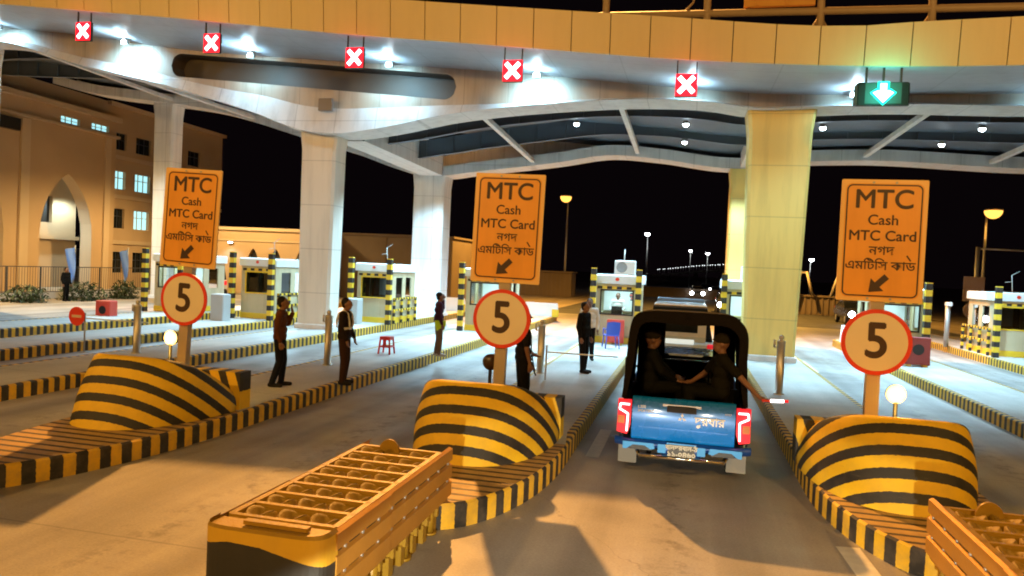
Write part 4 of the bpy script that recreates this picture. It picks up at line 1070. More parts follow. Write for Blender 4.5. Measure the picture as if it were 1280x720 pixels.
# rolled-up flap across the rear opening and gathered curtains
fl_ = hoop(.055, .02); lo_ = []
for k, p in enumerate(fl_):
    t = (k-1)/24; d = (.10+.05*math.sin(t*math.pi)**2) if 0 <= t <= 1 else .05
    c = Vector((0, p.y+.01, 1.55)); v_ = (c-p); v_.normalize(); lo_.append(p+v_*d)
tc_.grid([fl_, lo_], 0, None, False)
tc_.build('canvas_canopy', M_tarp, pk)
fw = MB(); fw.wall(-.77, .77, 1.06, 2.13, [(-.34, .42, 1.44, 2.06)], lambda u, z, d: (u, 1.70+d, z), .02); fw.build('canvas_front', M_tarp, pk)
hp = MB()
for y in (.18, .85, 1.7):
    pts = hoop(y, .045, -.03*y); hp.path(pts, .016, 6)
hp.path([(0, 0, 2.2), (0, 1.7, 2.15)], .014, 6); hp.build('hoop_frame', M_bed, pk)
rk = MB(); rk.path([(-.37, 1.58, 1.15), (-.37, 1.60, 1.46), (.37, 1.60, 1.46), (.37, 1.58, 1.15)], .014, 8); rk.build('cab_guard', M_chr, pk)

# ------------------------------------------------------------------ white pickup ahead and other traffic
def back_vehicle(name, loc, rz, paint, label, lights='rear', w=.9, h=1.85):
    root = empty(name, loc, label, 'car', rz=rz)
    b = MB(); L = 4.8
    secs = [(0, .55, 1.05, 1.0), (.05, .45, 1.12, 1.0), (.3, .40, 1.15, 1.0), (L*.62, .40, 1.08, 1.0), (L*.85, .42, 1.0, .98), (L-.05, .48, .85, .92), (L, .55, .75, .88)]
    rows = []
    for y, lo, hi, q in secs:
        rows.append([Vector((sx*w*q, y, z)) for sx, z in ((-.92, lo), (-1, lo+.15), (-1, hi-.2), (-.93, hi), (0, hi+.02), (.93, hi), (1, hi-.2), (1, lo+.15), (.92, lo))])
    b.grid(rows, 0, None, False); b.face(rows[0]); b.face(rows[-1][::-1])
    b.build('body', paint, root)
    g = MB(); rows = []
    for y, z, q in ((.12, 1.13, .92), (.40, h-.06, .74), (.6, h, .72), (2.1, h, .72), (2.4, h-.05, .72), (3.15, 1.08, .9)):
        rows.append([Vector((sx*w*q, y, z)) for sx in (-1, -.5, 0, .5, 1)])
    g.grid(rows, 0, None, False)
    for sx, k in ((-1, 0), (1, 4)):
        pts = [r_[k] for r_ in rows]; g.face(pts)
    g.build('cabin', M_dglass, root)
    rf = MB(); rf.bbox((0, 1.35, h+.005), (w*1.46, 1.75, .06), .03); rf.build('roof', paint, root)
    for sx in (-1, 1):
        for yy in (.85, 3.9):
            q = MB(); q.tube((sx*(w-.22), yy, .34), (sx*(w-.0), yy, .34), .34, n=20); wo = q.build('wheel', M_rub, root)
            q = MB(); q.tube((sx*(w-.03), yy, .34), (sx*(w+.01), yy, .34), .2, n=16); q.build('rim', M_galv, wo)
        q = MB(); q.bbox((sx*(w-.12), -.015, .95), (.17, .06, .28), .02); q.build('tail_lamp', E_tail, root)
        if lights == 'front':
            q = MB(); q.lathe([(.21, 0), (.15, .05), (0, .07)], n=14); o = q.build('headlight', E_wht, root); o.location = (sx*(w-.25), L, .72); o.rotation_euler = (R(-90), 0, 0)
    q = MB(); q.box((0, -.012, .78), (.5, .02, .14)); q.build('number_plate', wv, root)
    return root
M_vw = mat('white car paint', (.75, .77, .78), .25, var=.03, coat=.5)
v1 = back_vehicle('pickup_truck', (-.15, 18.8, 0), 0, M_vw, 'white vehicle queuing directly ahead of the blue pickup', h=2.0)
lb = MB(); lb.bbox((0, .9, 2.12), (1.2, .2, .10), .03); lb.build('light_bar', mat('light bar', (.12, .2, .3), .3), v1)
q = MB(); q.box((0, -.02, 1.42), (1.3, .03, .62)); q.build('canopy_door', M_vw, v1); q = MB(); q.box((0, -.038, 1.5), (.9, .01, .3)); q.build('rear_pane', M_dglass, v1)
q = MB(); q.box((0, -.03, 1.12), (.75, .02, .12)); q.build('reflective_board', emis('plate return glow', (.9, .9, .85), .6), v1)  # board emits by itself in place of reflected headlight
q = MB(); q.bbox((-.62, -.03, 1.45), (.16, .05, .2), .02); q.build('high_lamp', E_tail, v1)
M_dcar = mat('dark car paint', (.04, .04, .045), .25, coat=.5)
far_specs = [((3.1, 62, 0), 'oncoming dark car with bright headlights between the pickup and the yellow column'), ((11.2, 57, 0), 'oncoming car with bright headlights left of the rightmost speed disc'),
             ((1.2, 96, 0), 'distant car with white lights on the exit road, nearest of the far cluster'), ((4.2, 110, 0), 'distant car with white lights on the exit road, right of the far cluster'), ((2.9, 128, 0), 'distant car with white lights at the end of the exit road')]
car0 = None
for loc, l in far_specs:
    if car0 is None: car0 = back_vehicle('oncoming_car', loc, R(180), M_dcar, l, 'front', h=1.5); car0['group'] = 'oncoming cars beyond the booths'
    else: dup(car0, loc, l, R(180))
pc = back_vehicle('parked_truck', (-29.5, 41.5, 0), R(35), M_vw, 'white vehicle with a red tail lamp standing behind the leftmost sign by the low wing', h=2.3)

# ------------------------------------------------------------------ people
def sph(b, c, r, n=10, s=(1, 1, 1)):
    c = Vector(c)
    for i in range(n):
        for k in range(n*2):
            p = lambda i_, k_: c+Vector((r*s[0]*math.sin(math.pi*i_/n)*math.cos(math.pi*k_/n), r*s[1]*math.sin(math.pi*i_/n)*math.sin(math.pi*k_/n), r*s[2]*math.cos(math.pi*i_/n)))
            q = [p(i, k), p(i+1, k), p(i+1, k+1), p(i, k+1)]
            if i == 0: q = [q[0], q[1], q[2]]
            elif i == n-1: q = [q[0], q[1], q[3]]
            b.face(q)
def caps(b, p0, p1, r0, r1, n=8):
    b.tube(p0, p1, r0, r1, 14); sph(b, p0, r0, 7); sph(b, p1, r1, 7)
def fuse(b, name, m, parent, vox=.012, smooth=True):
    """join the pieces into one continuous skin"""
    o = b.build(name, m, None)
    md = o.modifiers.new('r', 'REMESH'); md.mode = 'VOXEL'; md.voxel_size = vox; md.use_smooth_shade = True
    ms = o.modifiers.new('s', 'SMOOTH'); ms.iterations = 2; ms.factor = .4
    dg = bpy.context.evaluated_depsgraph_get(); me = bpy.data.meshes.new_from_object(o.evaluated_get(dg)); me.name = name
    o2 = bpy.data.objects.new(name, me); C.objects.link(o2); bpy.data.objects.remove(o)
    me.materials.clear(); me.materials.append(m)
    for p in me.polygons: p.use_smooth = True
    o2.parent = parent; return o2
SKIN = mat('skin', (.20, .095, .055), .55, var=.1)
HAIR = mat('black hair', (.008, .006, .006), .6, spec=.2)
def person(loc, rz, label, shirt, trousers, arms, sleeve='long', seated=False, head=(0, 0), legs=None, cap=None, shoes=None, group=None, scale=1.0, lean=0.0):
    """arms: {'L': (elbow, wrist, fingers dir), 'R': ...} in the body's frame, x to its right, y ahead"""
    root = empty('person', loc, label, 'person', group, rz); root.scale = (scale,)*3
    V = Vector; hz = .95
    if seated: hz = .45
    ln = lean
    def U(x, y, z): return V((x, y+ln*(z-hz), z))   # upper body
    d = hz-.95
    hips = [V((s*.09, 0, hz)) for s in (-1, 1)]
    if legs is None:
        if seated: legs = [[V((s*.12, .42, hz+.02)), V((s*.14, .40, .06))] for s in (-1, 1)]
        else: legs = [[V((-.10, .03, .50)), V((-.11, -.02, .08))], [V((.10, .04, .50)), V((.12, .02, .08))]]
    else: legs = [[V(a), V(c)] for a, c in legs]
    sh = [U(s*.185, 0, 1.41+d) for s in (-1, 1)]
    A = {k: [V(p) for p in v] for k, v in arms.items()}
    hx, hy = head
    hc = U(hx, .02+hy, 1.60+d)
    b = MB()
    # head: skull, jaw, nose, ears, neck
    fd = V((math.sin(hx*4), math.cos(hx*4), 0)); 
    sph(b, hc+V((0, -.01, .02)), .098, 10, (.80, .98, 1.08)); sph(b, hc+V((0, .03, -.05)), .07, 8, (.86, .9, 1.05))
    sph(b, hc+V((0, .095, -.012)), .018, 6, (.8, 1.2, 1.5)); sph(b, hc+V((0, .082, -.062)), .022, 6, (1.2, .7, .5)); sph(b, hc+V((0, .085, .035)), .03, 6, (1.6, .5, .4))
    for s in (-1, 1): sph(b, hc+V((s*.08, -.005, -.01)), .026, 6, (.5, .8, 1.2))
    caps(b, U(0, -.01, 1.40+d), hc+V((0, -.01, -.05)), .058, .052)
    # trunk
    caps(b, U(-.13, 0, 1.38+d), U(.13, 0, 1.38+d), .075, .075); caps(b, U(-.07, 0, 1.25+d), U(.07, 0, 1.25+d), .105, .105); caps(b, U(-.05, 0, 1.08+d), U(.05, 0, 1.08+d), .10, .10); caps(b, hips[0], hips[1], .095, .095)
    for (s, h, (kn, an)) in zip((-1, 1), hips, legs):
        caps(b, h, kn, .085, .058); caps(b, kn, an, .055, .036); caps(b, an+V((0, -.03, -.03)), an+V((s*.02, .15, -.045)), .036, .028)
    for k, s_ in (('L', sh[0]), ('R', sh[1])):
        el, wr, fdv = A[k]; fdv = fdv.normalized()
        caps(b, s_, el, .052, .04); caps(b, el, wr, .040, .026)
        side = fdv.cross(V((0, 0, 1))); side = side.normalized() if side.length > .2 else V((0, 1, 0)); nrm = side.cross(fdv).normalized()
        caps(b, wr, wr+fdv*.055, .026, .030); 
        for w in (-1, 1): caps(b, wr+fdv*.03+side*w*.018, wr+fdv*.085+side*w*.022, .018, .018)
        for i, ln_ in enumerate((.066, .076, .070, .054)):
            o_ = wr+fdv*.085+side*((i-1.5)*.0225); m_ = o_+fdv*ln_*.55+nrm*.004; e_ = m_+fdv*ln_*.4+nrm*.022
            caps(b, o_, m_, .0105, .010); caps(b, m_, e_, .010, .009)
        t0 = wr+fdv*.035+side*.03; caps(b, t0, t0+fdv*.035+side*.028, .013, .011); caps(b, t0+fdv*.035+side*.028, t0+fdv*.065+side*.034, .011, .010)
    fuse(b, 'body', SKIN, root, .0105)
    # shirt
    b = MB(); g = .017
    caps(b, U(-.135, 0, 1.385+d), U(.135, 0, 1.385+d), .075+g, .075+g); caps(b, U(-.075, 0, 1.25+d), U(.075, 0, 1.25+d), .105+g, .105+g); caps(b, U(-.07, 0, 1.08+d), U(.07, 0, 1.08+d), .105+g, .105+g); caps(b, U(-.085, 0, .97+d), U(.085, 0, .97+d), .10+g, .10+g)
    sph(b, U(0, -.01, 1.455+d), .072, 8, (1, 1, .55))
    for k, s_ in (('L', sh[0]), ('R', sh[1])):
        el, wr, _ = A[k]; caps(b, s_, el if sleeve == 'long' else s_.lerp(el, .75), .052+g, .042+g)
        if sleeve == 'long': caps(b, el, el.lerp(wr, .93), .042+g, .030+g*.7)
    fuse(b, 'shirt', shirt, root, .014)
    b = MB()
    caps(b, hips[0]+V((0, 0, .04)), hips[1]+V((0, 0, .04)), .105, .105)
    for h, (kn, an) in zip(hips, legs): caps(b, h, kn, .10, .078); caps(b, kn, an+V((0, 0, .0)), .076, .060)
    fuse(b, 'trousers', trousers, root, .014)
    for (s, (kn, an)) in zip((-1, 1), legs):
        b = MB(); caps(b, an+V((0, -.035, -.035)), an+V((s*.025, .17, -.045)), .047, .038); caps(b, an+V((0, -.01, 0)), an+V((0, -.01, -.03)), .047, .045); fuse(b, 'shoe', shoes or HAIR, root, .012)
    b = MB()
    if cap is None:
        sph(b, hc+V((0, -.034, .052)), .104, 10, (.83, .90, .86)); sph(b, hc+V((0, -.045, .0)), .085, 8, (.95, .8, 1)); fuse(b, 'hair', HAIR, root, .012)
    else:
        sph(b, hc+V((0, -.012, .062)), .108, 10, (.88, 1.02, .82)); caps(b, hc+V((-.04, .10, .055)), hc+V((.04, .10, .055)), .012, .012); caps(b, hc+V((-.03, .135, .045)), hc+V((.03, .135, .045)), .010, .010); fuse(b, 'cap', cap, root, .012)
    for s in (-1, 1):
        e = MB(); sph(e, hc+V((s*.032, .082, .012)), .011, 6); e.build('eye', mat('eye', (.05, .04, .04), .3), root)
    return root
DOWN_ = {'L': [(-.25, -.02, 1.13), (-.24, .06, .88), (0, .15, -1)], 'R': [(.25, -.02, 1.13), (.24, .06, .88), (0, .15, -1)]}
CL = lambda n, c, r=.85: mat(n, c, r, var=.3, scale=7, bump=.5, spec=.1)
p1 = person((-7.55, 12.75, KH), R(-70), 'man in a brown shirt holding a phone to his ear, beside the left striped bumper', CL('brown shirt', (.10, .035, .015)), CL('navy trousers', (.008, .009, .016)),
       {'L': [(-.24, .10, 1.20), (-.10, .21, 1.42), (.1, -.25, 1)], 'R': DOWN_['R']}, legs=[((-.10, .06, .50), (-.12, .03, .08)), ((.09, .03, .50), (.10, -.10, .08))], lean=.04)
p2 = person((-6.62, 13.6, KH), R(-82), 'man in dark clothes with a pale reflective harness standing on the island edge', CL('dark uniform', (.018, .012, .010)), CL('dark brown trousers', (.035, .016, .010)),
       {'L': [(-.24, .02, 1.14), (-.20, .14, .92), (0, .3, -1)], 'R': [(.25, .0, 1.13), (.22, .12, .90), (0, .3, -1)]}, lean=.02)
hn = MB()
HZ = 1.0
def harness(o):
    b = MB(); r_ = .128
    for z in (1.13,):
        rows = [[Vector(((.075+r_)*math.cos(t)*.98, r_*1.02*math.sin(t), z+dz)) for t in np.linspace(0, 2*math.pi, 33)] for dz in (-.025, .025)]
        b.grid(rows)
    for s in (-1, 1):
        b.path([(s*.10, .132, 1.14), (s*.115, .128, 1.28), (s*.12, .098, 1.42), (s*.11, .0, 1.487), (s*.115, -.098, 1.42), (s*.11, -.132, 1.26), (s*.10, -.13, 1.14)], .019, 6)
    return b.build('reflective_harness', mat('reflective tape', (.75, .72, .65), .35), o)
harness(p2)
p4 = person((-6.5, 19.0, KH), R(-62), 'man in a purple top with a yellow-green cloth at his hip, hand to his head', CL('purple top', (.06, .022, .045)), CL('tan trousers', (.16, .10, .06)),
       {'L': [(-.25, .14, 1.30), (-.10, .12, 1.53), (.1, -.1, 1)], 'R': DOWN_['R']}, shoes=mat('tan shoes', (.35, .28, .2), .6))
cl = MB(); rows = []
for i in range(7):
    t = i/6; rows.append([Vector((.2+.02*math.sin(t*9), -.14+.30*t, .98)), Vector((.235, -.12+.28*t, .86+.02*math.sin(t*8))), Vector((.22+.03*math.sin(t*7), -.08+.2*t, .74-.03*math.cos(t*6)))])
cl.grid(rows); cl.grid([[p+Vector((-.012, 0, 0)) for p in r_] for r_ in rows]); o = cl.build('safety_cloth', mat('neon cloth', (.55, .85, .02), .6)); o.parent = None; o.matrix_world = Matrix.Translation((-6.5, 19.0, KH)) @ Matrix.Rotation(R(-62), 4, 'Z'); tag(o, 'bright yellow-green cloth hanging at the hip of the man in purple', 'cloth')
p3 = person((-2.4, 17.95, KH), R(-112), 'man all in black standing on the island left of the blue pickup', CL('black shirt', (.008, .008, .010)), CL('black trousers', (.007, .007, .009)), DOWN_, legs=[((-.09, .03, .50), (-.09, -.01, .08)), ((.08, .03, .50), (.07, .05, .08))])
person((-2.62, 20.6, KH), R(-170), 'man in a white shirt half hidden behind the man all in black', CL('white shirt', (.72, .72, .72)), CL('black trousers', (.007, .007, .009)), DOWN_)
p5 = person((-2.66, 12.25, KH), R(-60), 'armed guard in black uniform and cap behind the middle speed disc, rifle at his side', CL('guard black', (.008, .008, .010)), CL('black trousers', (.007, .007, .009)),
       {'L': [(-.25, .05, 1.15), (-.12, .22, 1.02), (.5, .5, -.3)], 'R': [(.26, -.02, 1.14), (.27, .04, .90), (0, .1, -1)]}, sleeve='short', cap=mat('black cap', (.008, .008, .01), .7))
rf = empty('rifle', (-2.66, 12.25, KH), 'black rifle slung at the side of the armed guard, muzzle down', 'rifle', rz=R(-60))
def rif(nm, fn):
    b = MB(); fn(b); o = b.build(nm, M_black, rf); return o
rot_ = Matrix.Rotation(R(20), 3, 'X')
def rp(x, y, z): return Vector((-.27+x, .20+y, z))
rif('barrel', lambda b: (b.tube(rp(0, .14, .62), rp(0, .03, .88), .014, n=8), b.tube(rp(-.005, .115, .70), rp(-.005, .05, .85), .022, n=8)))
rif('receiver', lambda b: b.tube(rp(0, .03, .88), rp(0, -.06, 1.10), .035, n=8))
rif('stock', lambda b: b.tube(rp(0, -.06, 1.10), rp(0, -.15, 1.30), .028, .05, n=8))
rif('magazine', lambda b: b.tube(rp(0, .0, .95), rp(0, .14, .99), .022, .028, n=8))
rif('sling', lambda b: b.path([rp(0, .1, .74), (-.1, .18, 1.1), (.05, .12, 1.35), (.16, .0, 1.47)], .012, 6))
# soldiers in the pickup bed
OL = CL('olive drab', (.010, .009, .006)); OLD = CL('dark drab', (.006, .006, .005))
s1 = person((.50, PY+.28, .76), R(95), 'uniformed man sitting in the pickup bed, bare arm stretched out sideways holding a light baton', OL, OLD,
       {'R': [(.22, .2, .66), (.08, .38, .56), (-.3, .6, -.1)], 'L': [(-.29, -.23, .68), (-.34, -.44, .47), (-.05, -1, -.3)]}, sleeve='short', seated=True, cap=CL('drab cap', (.02, .016, .01)))
person((-.45, PY+.50, .74), R(-80), 'dark figure sitting at the left side of the pickup bed', OLD, OLD, {'L': [(-.24, .12, .70), (-.12, .34, .56), (.2, .5, -.1)], 'R': [(.24, .12, .70), (.12, .34, .56), (-.2, .5, -.1)]}, seated=True, cap=CL('drab cap', (.02, .016, .01)))
person((-.45, PY+1.12, .70), R(-90), 'dark figure sitting deeper inside the left of the pickup bed', OLD, OLD, {'L': [(-.24, .12, .70), (-.12, .34, .56), (.2, .5, -.1)], 'R': [(.24, .12, .70), (.12, .34, .56), (-.2, .5, -.1)]}, seated=True, cap=CL('drab cap', (.02, .016, .01)))
# clerk in the booth
person((-2.42, 26.95, KH+.08), R(180), 'clerk in a white shirt behind the window of the lit booth', CL('clerk shirt', (.78, .78, .78)), OLD, {'L': [(-.26, .05, 1.14), (-.2, .28, 1.10), (.2, .8, -.3)], 'R': [(.26, .05, 1.14), (.2, .28, 1.10), (-.2, .8, -.3)]}, scale=.97)
mo = empty('monitor', (-2.4, 26.35, KH+.9), 'dark monitor on the desk in front of the clerk', 'monitor')
b = MB(); b.bbox((0, 0, .25), (.38, .03, .28), .01); b.build('screen', M_black, mo); b = MB(); b.box((0, .03, .06), (.05, .03, .16)); b.box((0, .02, .01), (.2, .14, .02)); b.build('stand', M_black, mo)
dk = MB(); dk.box((0, 0, 0), (1.3, .5, .04)); dk.box((0, .1, -.42), (1.2, .04, .8)); o = dk.build('desk', M_inner); o.location = (-2.38, 26.38, KH+.88); tag(o, 'pale desk inside the lit booth with the clerk', 'desk')
wp = MB()
for a in range(5): wp.box((.02*math.cos(a*2), 0, -.06*a), (.16-.02*a, .012, .045), m=a % 2)
o = wp.build('wall_notice', [M_black, M_red]); o.location = (-2.02, 28.08, KH+1.72); tag(o, 'small black and red notice on the back wall of the lit booth', 'notice')
# baton
bt_ = empty('light_baton', (1.0, PY-.10, 1.205), 'glowing white and red traffic baton in the hand sticking out of the pickup', 'baton')
BATON = bt_
b = MB(); b.tube((0,0,0),(.10,-.02,.008),.018,n=10); b.build('grip', M_red, bt_); b = MB(); b.tube((.10,-.02,.008),(.26,-.05,.02),.02,.018,10); b.build('tube', emis('baton glow', (1, .85, .85), 4), bt_); b = MB(); b.tube((.26,-.05,.02),(.31,-.06,.024),.018,n=10); b.build('tip', E_tail, bt_)

# ------------------------------------------------------------------ sandstone building at left
bl = empty('office_building', (-40, 20, 0), 'sandstone coloured three storey office building with a tall pointed entrance arch, some windows lit', 'building')
bl.location = (0, 0, 0)
w = MB(); holes = []; lit = {(44.95, 2), (47.3, 2), (47.0, 1)}
cols = [45.0, 47.5, 50.2, 53.3]; rowsz = [(1.1, 2.6), (4.3, 5.7), (7.1, 8.4), (9.9, 11.1)]
for c in cols:
    for r0, r1 in rowsz: holes.append((c-.78, c+.78, r0, r1))
w.wall(43.9, 57, 0, 13.1, holes, lambda u, z, d: (-40-d, u, z), .28)
hole2 = [(39.3, 40.8, 10.75, 11.15), (41.8, 43.3, 10.78, 11.18)]
# entrance block: wall with a pointed arch opening, strip by strip
XE = -39.3
def arch(y, c=40.0, hw=2.05, sp=3.7, ap=7.5):
    u = abs(y-c)/hw
    if u >= 1: return None
    return sp+(ap-sp)*math.sqrt(max(0, 1-u**1.25))**1.0
ys = list(np.round(np.linspace(14, 44, 121), 3)); ys = sorted(set(ys) | {37.95, 42.05, 31.35, 35.45})
for a, c in zip(ys, ys[1:]):
    m_ = (a+c)/2; aa = arch(m_) ; ab = arch(m_, 33.4, 2.05)
    def tz(y): return (arch(y) or 3.7) if aa else ((arch(y, 33.4, 2.05) or 3.7) if ab else 0)
    segs = [(tz(a), tz(c), 10.75, 10.75)]
    w.face([(XE, a, tz(a)), (XE, c, tz(c)), (XE, c, 10.75), (XE, a, 10.75)])
    if aa or ab: w.face([(XE, a, tz(a)), (XE, c, tz(c)), (XE-.9, c, tz(c)), (XE-.9, a, tz(a))], 1)
    inh = any(h[0]-.001 <= a and c <= h[1]+.001 for h in hole2)
w.wall(14, 44, 10.75, 11.9, hole2, lambda u, z, d: (XE-d, u, z), .25)
for yy in (37.95, 42.05, 31.35, 35.45): w.face([(XE, yy, 0), (XE-.9, yy, 0), (XE-.9, yy, 3.7), (XE, yy, 3.7)], 1)
w.face([(XE, 44, 0), (-40, 44, 0), (-40, 44, 11.9), (XE, 44, 11.9)]); w.face([(XE, 14, 11.9), (XE, 44, 11.9), (-40, 44, 11.9), (-40, 14, 11.9)])
w.wall(14, 43.9, 11.9, 13.1, [], lambda u, z, d: (-40-d, u, z), .2)
w.face([(-40, 57, 0), (-52, 57, 0), (-52, 57, 13.1), (-40, 57, 13.1)]); w.face([(-40, 14, 13.1), (-40, 57, 13.1), (-52, 57, 13.1), (-52, 14, 13.1)])
w.build('wall', [M_bld, M_bld2], bl)
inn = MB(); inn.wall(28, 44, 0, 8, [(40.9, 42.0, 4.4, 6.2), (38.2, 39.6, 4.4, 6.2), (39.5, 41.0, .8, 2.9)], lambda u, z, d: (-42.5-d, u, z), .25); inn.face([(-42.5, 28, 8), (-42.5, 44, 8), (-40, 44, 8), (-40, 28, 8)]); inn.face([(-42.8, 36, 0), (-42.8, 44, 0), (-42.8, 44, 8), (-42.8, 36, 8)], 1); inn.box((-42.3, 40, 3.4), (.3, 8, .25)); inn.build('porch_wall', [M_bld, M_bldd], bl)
tr = MB()
for z in (3.3, 6.55, 9.35): tr.box((-39.93, 50.5, z), (.14, 13, .28))
tr.box((-39.86, 50.5, 13.0), (.4, 13.2, .25)); tr.box((-39.15, 29, 11.75), (.5, 30.2, .3)); tr.box((-39.2, 29, 10.55), (.35, 30.2, .16))
tr.box((XE+.06, 36.7, 5.2), (.16, .6, 10.4)); tr.box((XE+.06, 43.2, 5.2), (.16, .5, 10.4))
tr.build('cornice', M_bld2, bl)
for c in cols:
    for ri, (r0, r1) in enumerate(rowsz):
        on = (ri == 2 and c in (45.0, 47.5)) or (ri == 1 and c == 47.5)
        fr = MB()
        for y in (c-.78, c-.26, c+.26, c+.78): fr.box((-40.2, y, (r0+r1)/2), (.05, .06, r1-r0))
        for z in (r0, r0+(r1-r0)*.62, r1): fr.box((-40.195, c, z), (.05, 1.56, .06))
        fo = fr.build('window', M_dark if not on else M_bld2, bl)
        pn = MB(); pn.face([(-40.25, c-.78, r0), (-40.25, c+.78, r0), (-40.25, c+.78, r1), (-40.25, c-.78, r1)]); pn.build('pane', E_win if on else M_dglass, fo)
for h in hole2:
    fr = MB()
    for k in range(4): fr.box((XE-.18, h[0]+(h[1]-h[0])*k/3, (h[2]+h[3])/2), (.05, .05, h[3]-h[2]))
    fr.box((XE-.178, (h[0]+h[1])/2, (h[2]+h[3])/2), (.05, h[1]-h[0], .04)); fo = fr.build('window', M_bld2, bl)
    pn = MB(); pn.face([(XE-.22, h[0], h[2]), (XE-.22, h[1], h[2]), (XE-.22, h[1], h[3]), (XE-.22, h[0], h[3])]); pn.build('pane', E_win, fo)
led_light('porch_lamp', (-41.2, 36.9, 6.6), 1300, (.72, .95, 1.0), .2, 170, .5); led_light('porch_lamp', (-41.2, 42.6, 6.2), 500, (.72, .95, 1.0), .2, 170, .5)
rb = MB(); rb.box((-39.1, 33.6, 9.9), (.3, 5.0, .7)); rb.build('dark_balcony_slot', M_bldd, bl)

# low wing with pointed arch windows behind the left booths
wg = empty('low_wing', (-24, 48, 0), 'low sandstone wing with small dark pointed arch windows behind the left booths', 'building'); wg.location = (0, 0, 0)
w = MB()
def warch(x, cs=(-30.85, -29.0, -27.0, -25.0, -23.0)):
    for c in cs:
        u = abs(x-c)/.42
        if u < 1: return 2.3+1.0*math.sqrt(1-u**1.3)
    return None
xs = sorted(set(np.round(np.linspace(-34, -26, 121), 3)))
for a, c in zip(xs, xs[1:]):
    if warch((a+c)/2):
        za, zc = warch(a) or 2.3, warch(c) or 2.3
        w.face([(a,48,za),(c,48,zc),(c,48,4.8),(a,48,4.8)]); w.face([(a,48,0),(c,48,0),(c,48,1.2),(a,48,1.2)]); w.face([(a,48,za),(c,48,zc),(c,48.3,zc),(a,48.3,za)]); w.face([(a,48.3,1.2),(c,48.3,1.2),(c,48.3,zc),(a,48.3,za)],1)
    else: w.face([(a,48,0),(c,48,0),(c,48,4.8),(a,48,4.8)])
w.face([(-26,48,0),(-26,56,0),(-26,56,4.8),(-26,48,4.8)]); w.face([(-34,48,0),(-34,56,0),(-34,56,4.8),(-34,48,4.8)]); w.face([(-34,48,4.8),(-26,48,4.8),(-26,56,4.8),(-34,56,4.8)])
w.build('wall', [M_bld, M_bldd], wg); t = MB(); t.box((-30, 47.95, 4.7), (8.3, .25, .22)); t.box((-30, 47.97, 3.85), (8.1, .1, .10)); t.build('cornice', M_bld2, wg)
# small lit wall lamp in the alley
wl_ = empty('wall_lamp', (-32.6, 47.8, 3.7), 'white wall lamp glowing on the low wing behind the leftmost sign', 'wall lamp')
b = MB(); b.bbox((0, .05, .0), (.4, .14, .14), .02); b.build('housing', M_galv, wl_); b = MB(); b.box((0, -.03, -.03), (.34, .03, .06)); b.build('lens', E_wht, wl_)
led_light('wall_lamp_light', (-32.6, 47.3, 3.5), 60, COOL, .1, 150, .8, (0, 0, 0))

# fence, flags and bushes in front of the building
fn = empty('rail_fence', (-33, 28, 0), 'thin dark rail fence in front of the office building', 'fence'); fn.location = (0, 0, 0)
fy = np.arange(24, 44.1, 2.0)
for y in fy:
    p = MB(); p.box((-33, y, .85), (.06, .06, 1.7)); p.build('fence_post', M_dark, fn)
p = MB()
for z in (1.68, .35): p.box((-33, 34, z), (.04, 20, .045))
for y in np.arange(24, 44, .16): p.box((-33, y, 1.0), (.014, .014, 1.3))
p.build('railing', M_dark, fn)
kw = MB(); kw.box((-33, 34, .16), (.3, 20.6, .32)); kw.build('low_plinth', M_isl, fn)
def flag(loc, label, first=[]):
    if first: return dup(first[0], loc, label)
    root = empty('flag', loc, label, 'flag', 'pale blue flags in front of the building')
    b = MB(); b.tube((0, 0, 0), (.05, .1, 2.9), .03, n=8); b.build('pole', M_galv, root)
    f = MB(); rows = []
    for i in range(9):
        t = i/8; rows.append([Vector((.05+.10*math.sin(k*1.1+t*3), -.05+.1-k*.18*(1-.75*t)*(.6+.4*t), 2.8-t*1.75-.03*k)) for k in range(6)])
    f.grid(rows); f.build('cloth', mat('flag blue', (.22, .36, .70), .7), root)
    first.append(root); return root
flag((-31.6, 32.6, 0), 'pale blue drooping flag left of the other, by the entrance arch'); flag((-31.6, 36.4, 0), 'pale blue drooping flag next to the tall white column')
def bush(loc, r_, h, label, nleaf=420):
    root = empty('bush', loc, label, 'bush')
    rnd = random.Random(int(loc[1]*10)); b = MB(); s_ = MB()
    for k in range(7):
        a = rnd.random()*6.28; s_.tube((0, 0, 0), (r_*.6*math.cos(a), r_*.6*math.sin(a), h*.7), .02, .008, 6)
    s_.build('stems', mat('bush stem', (.06, .04, .025), .8), root)
    for k in range(nleaf):
        while True:
            v_ = Vector((rnd.uniform(-1, 1), rnd.uniform(-1, 1), rnd.uniform(-.2, 1)))
            if .35 < v_.length < 1+.25*rnd.random(): break
        c = Vector((v_.x*r_, v_.y*r_, max(.05, v_.z*h))); q = Matrix.Rotation(rnd.random()*6.28, 3, 'Z') @ Matrix.Rotation(rnd.uniform(-1, 1), 3, 'X')
        l = rnd.uniform(.10, .2)
        b.face([c+q @ Vector(p) for p in ((0, -l, 0), (l*.35, 0, .02), (0, l, -.02), (-l*.35, 0, .02))], rnd.randint(0, 1))
    b.build('leaves', [mat('leaf dark', (.03, .05, .02), .6), mat('leaf mid', (.06, .09, .03), .6)], root)
bush((-31.4, 29.6, 0), .9, .8, 'low dark bush at the far left in front of the building')
bush((-31.2, 32.9, 0), 1.0, .95, 'low dark bush under the left flag')
bush((-31.3, 36.0, 0), .7, 1.0, 'low dark bush between the flags and the white column')
person((-31.0, 31.6, 0), R(-90), 'small distant person in dark clothes beside the flag in front of the building', OLD, OLD, DOWN_)

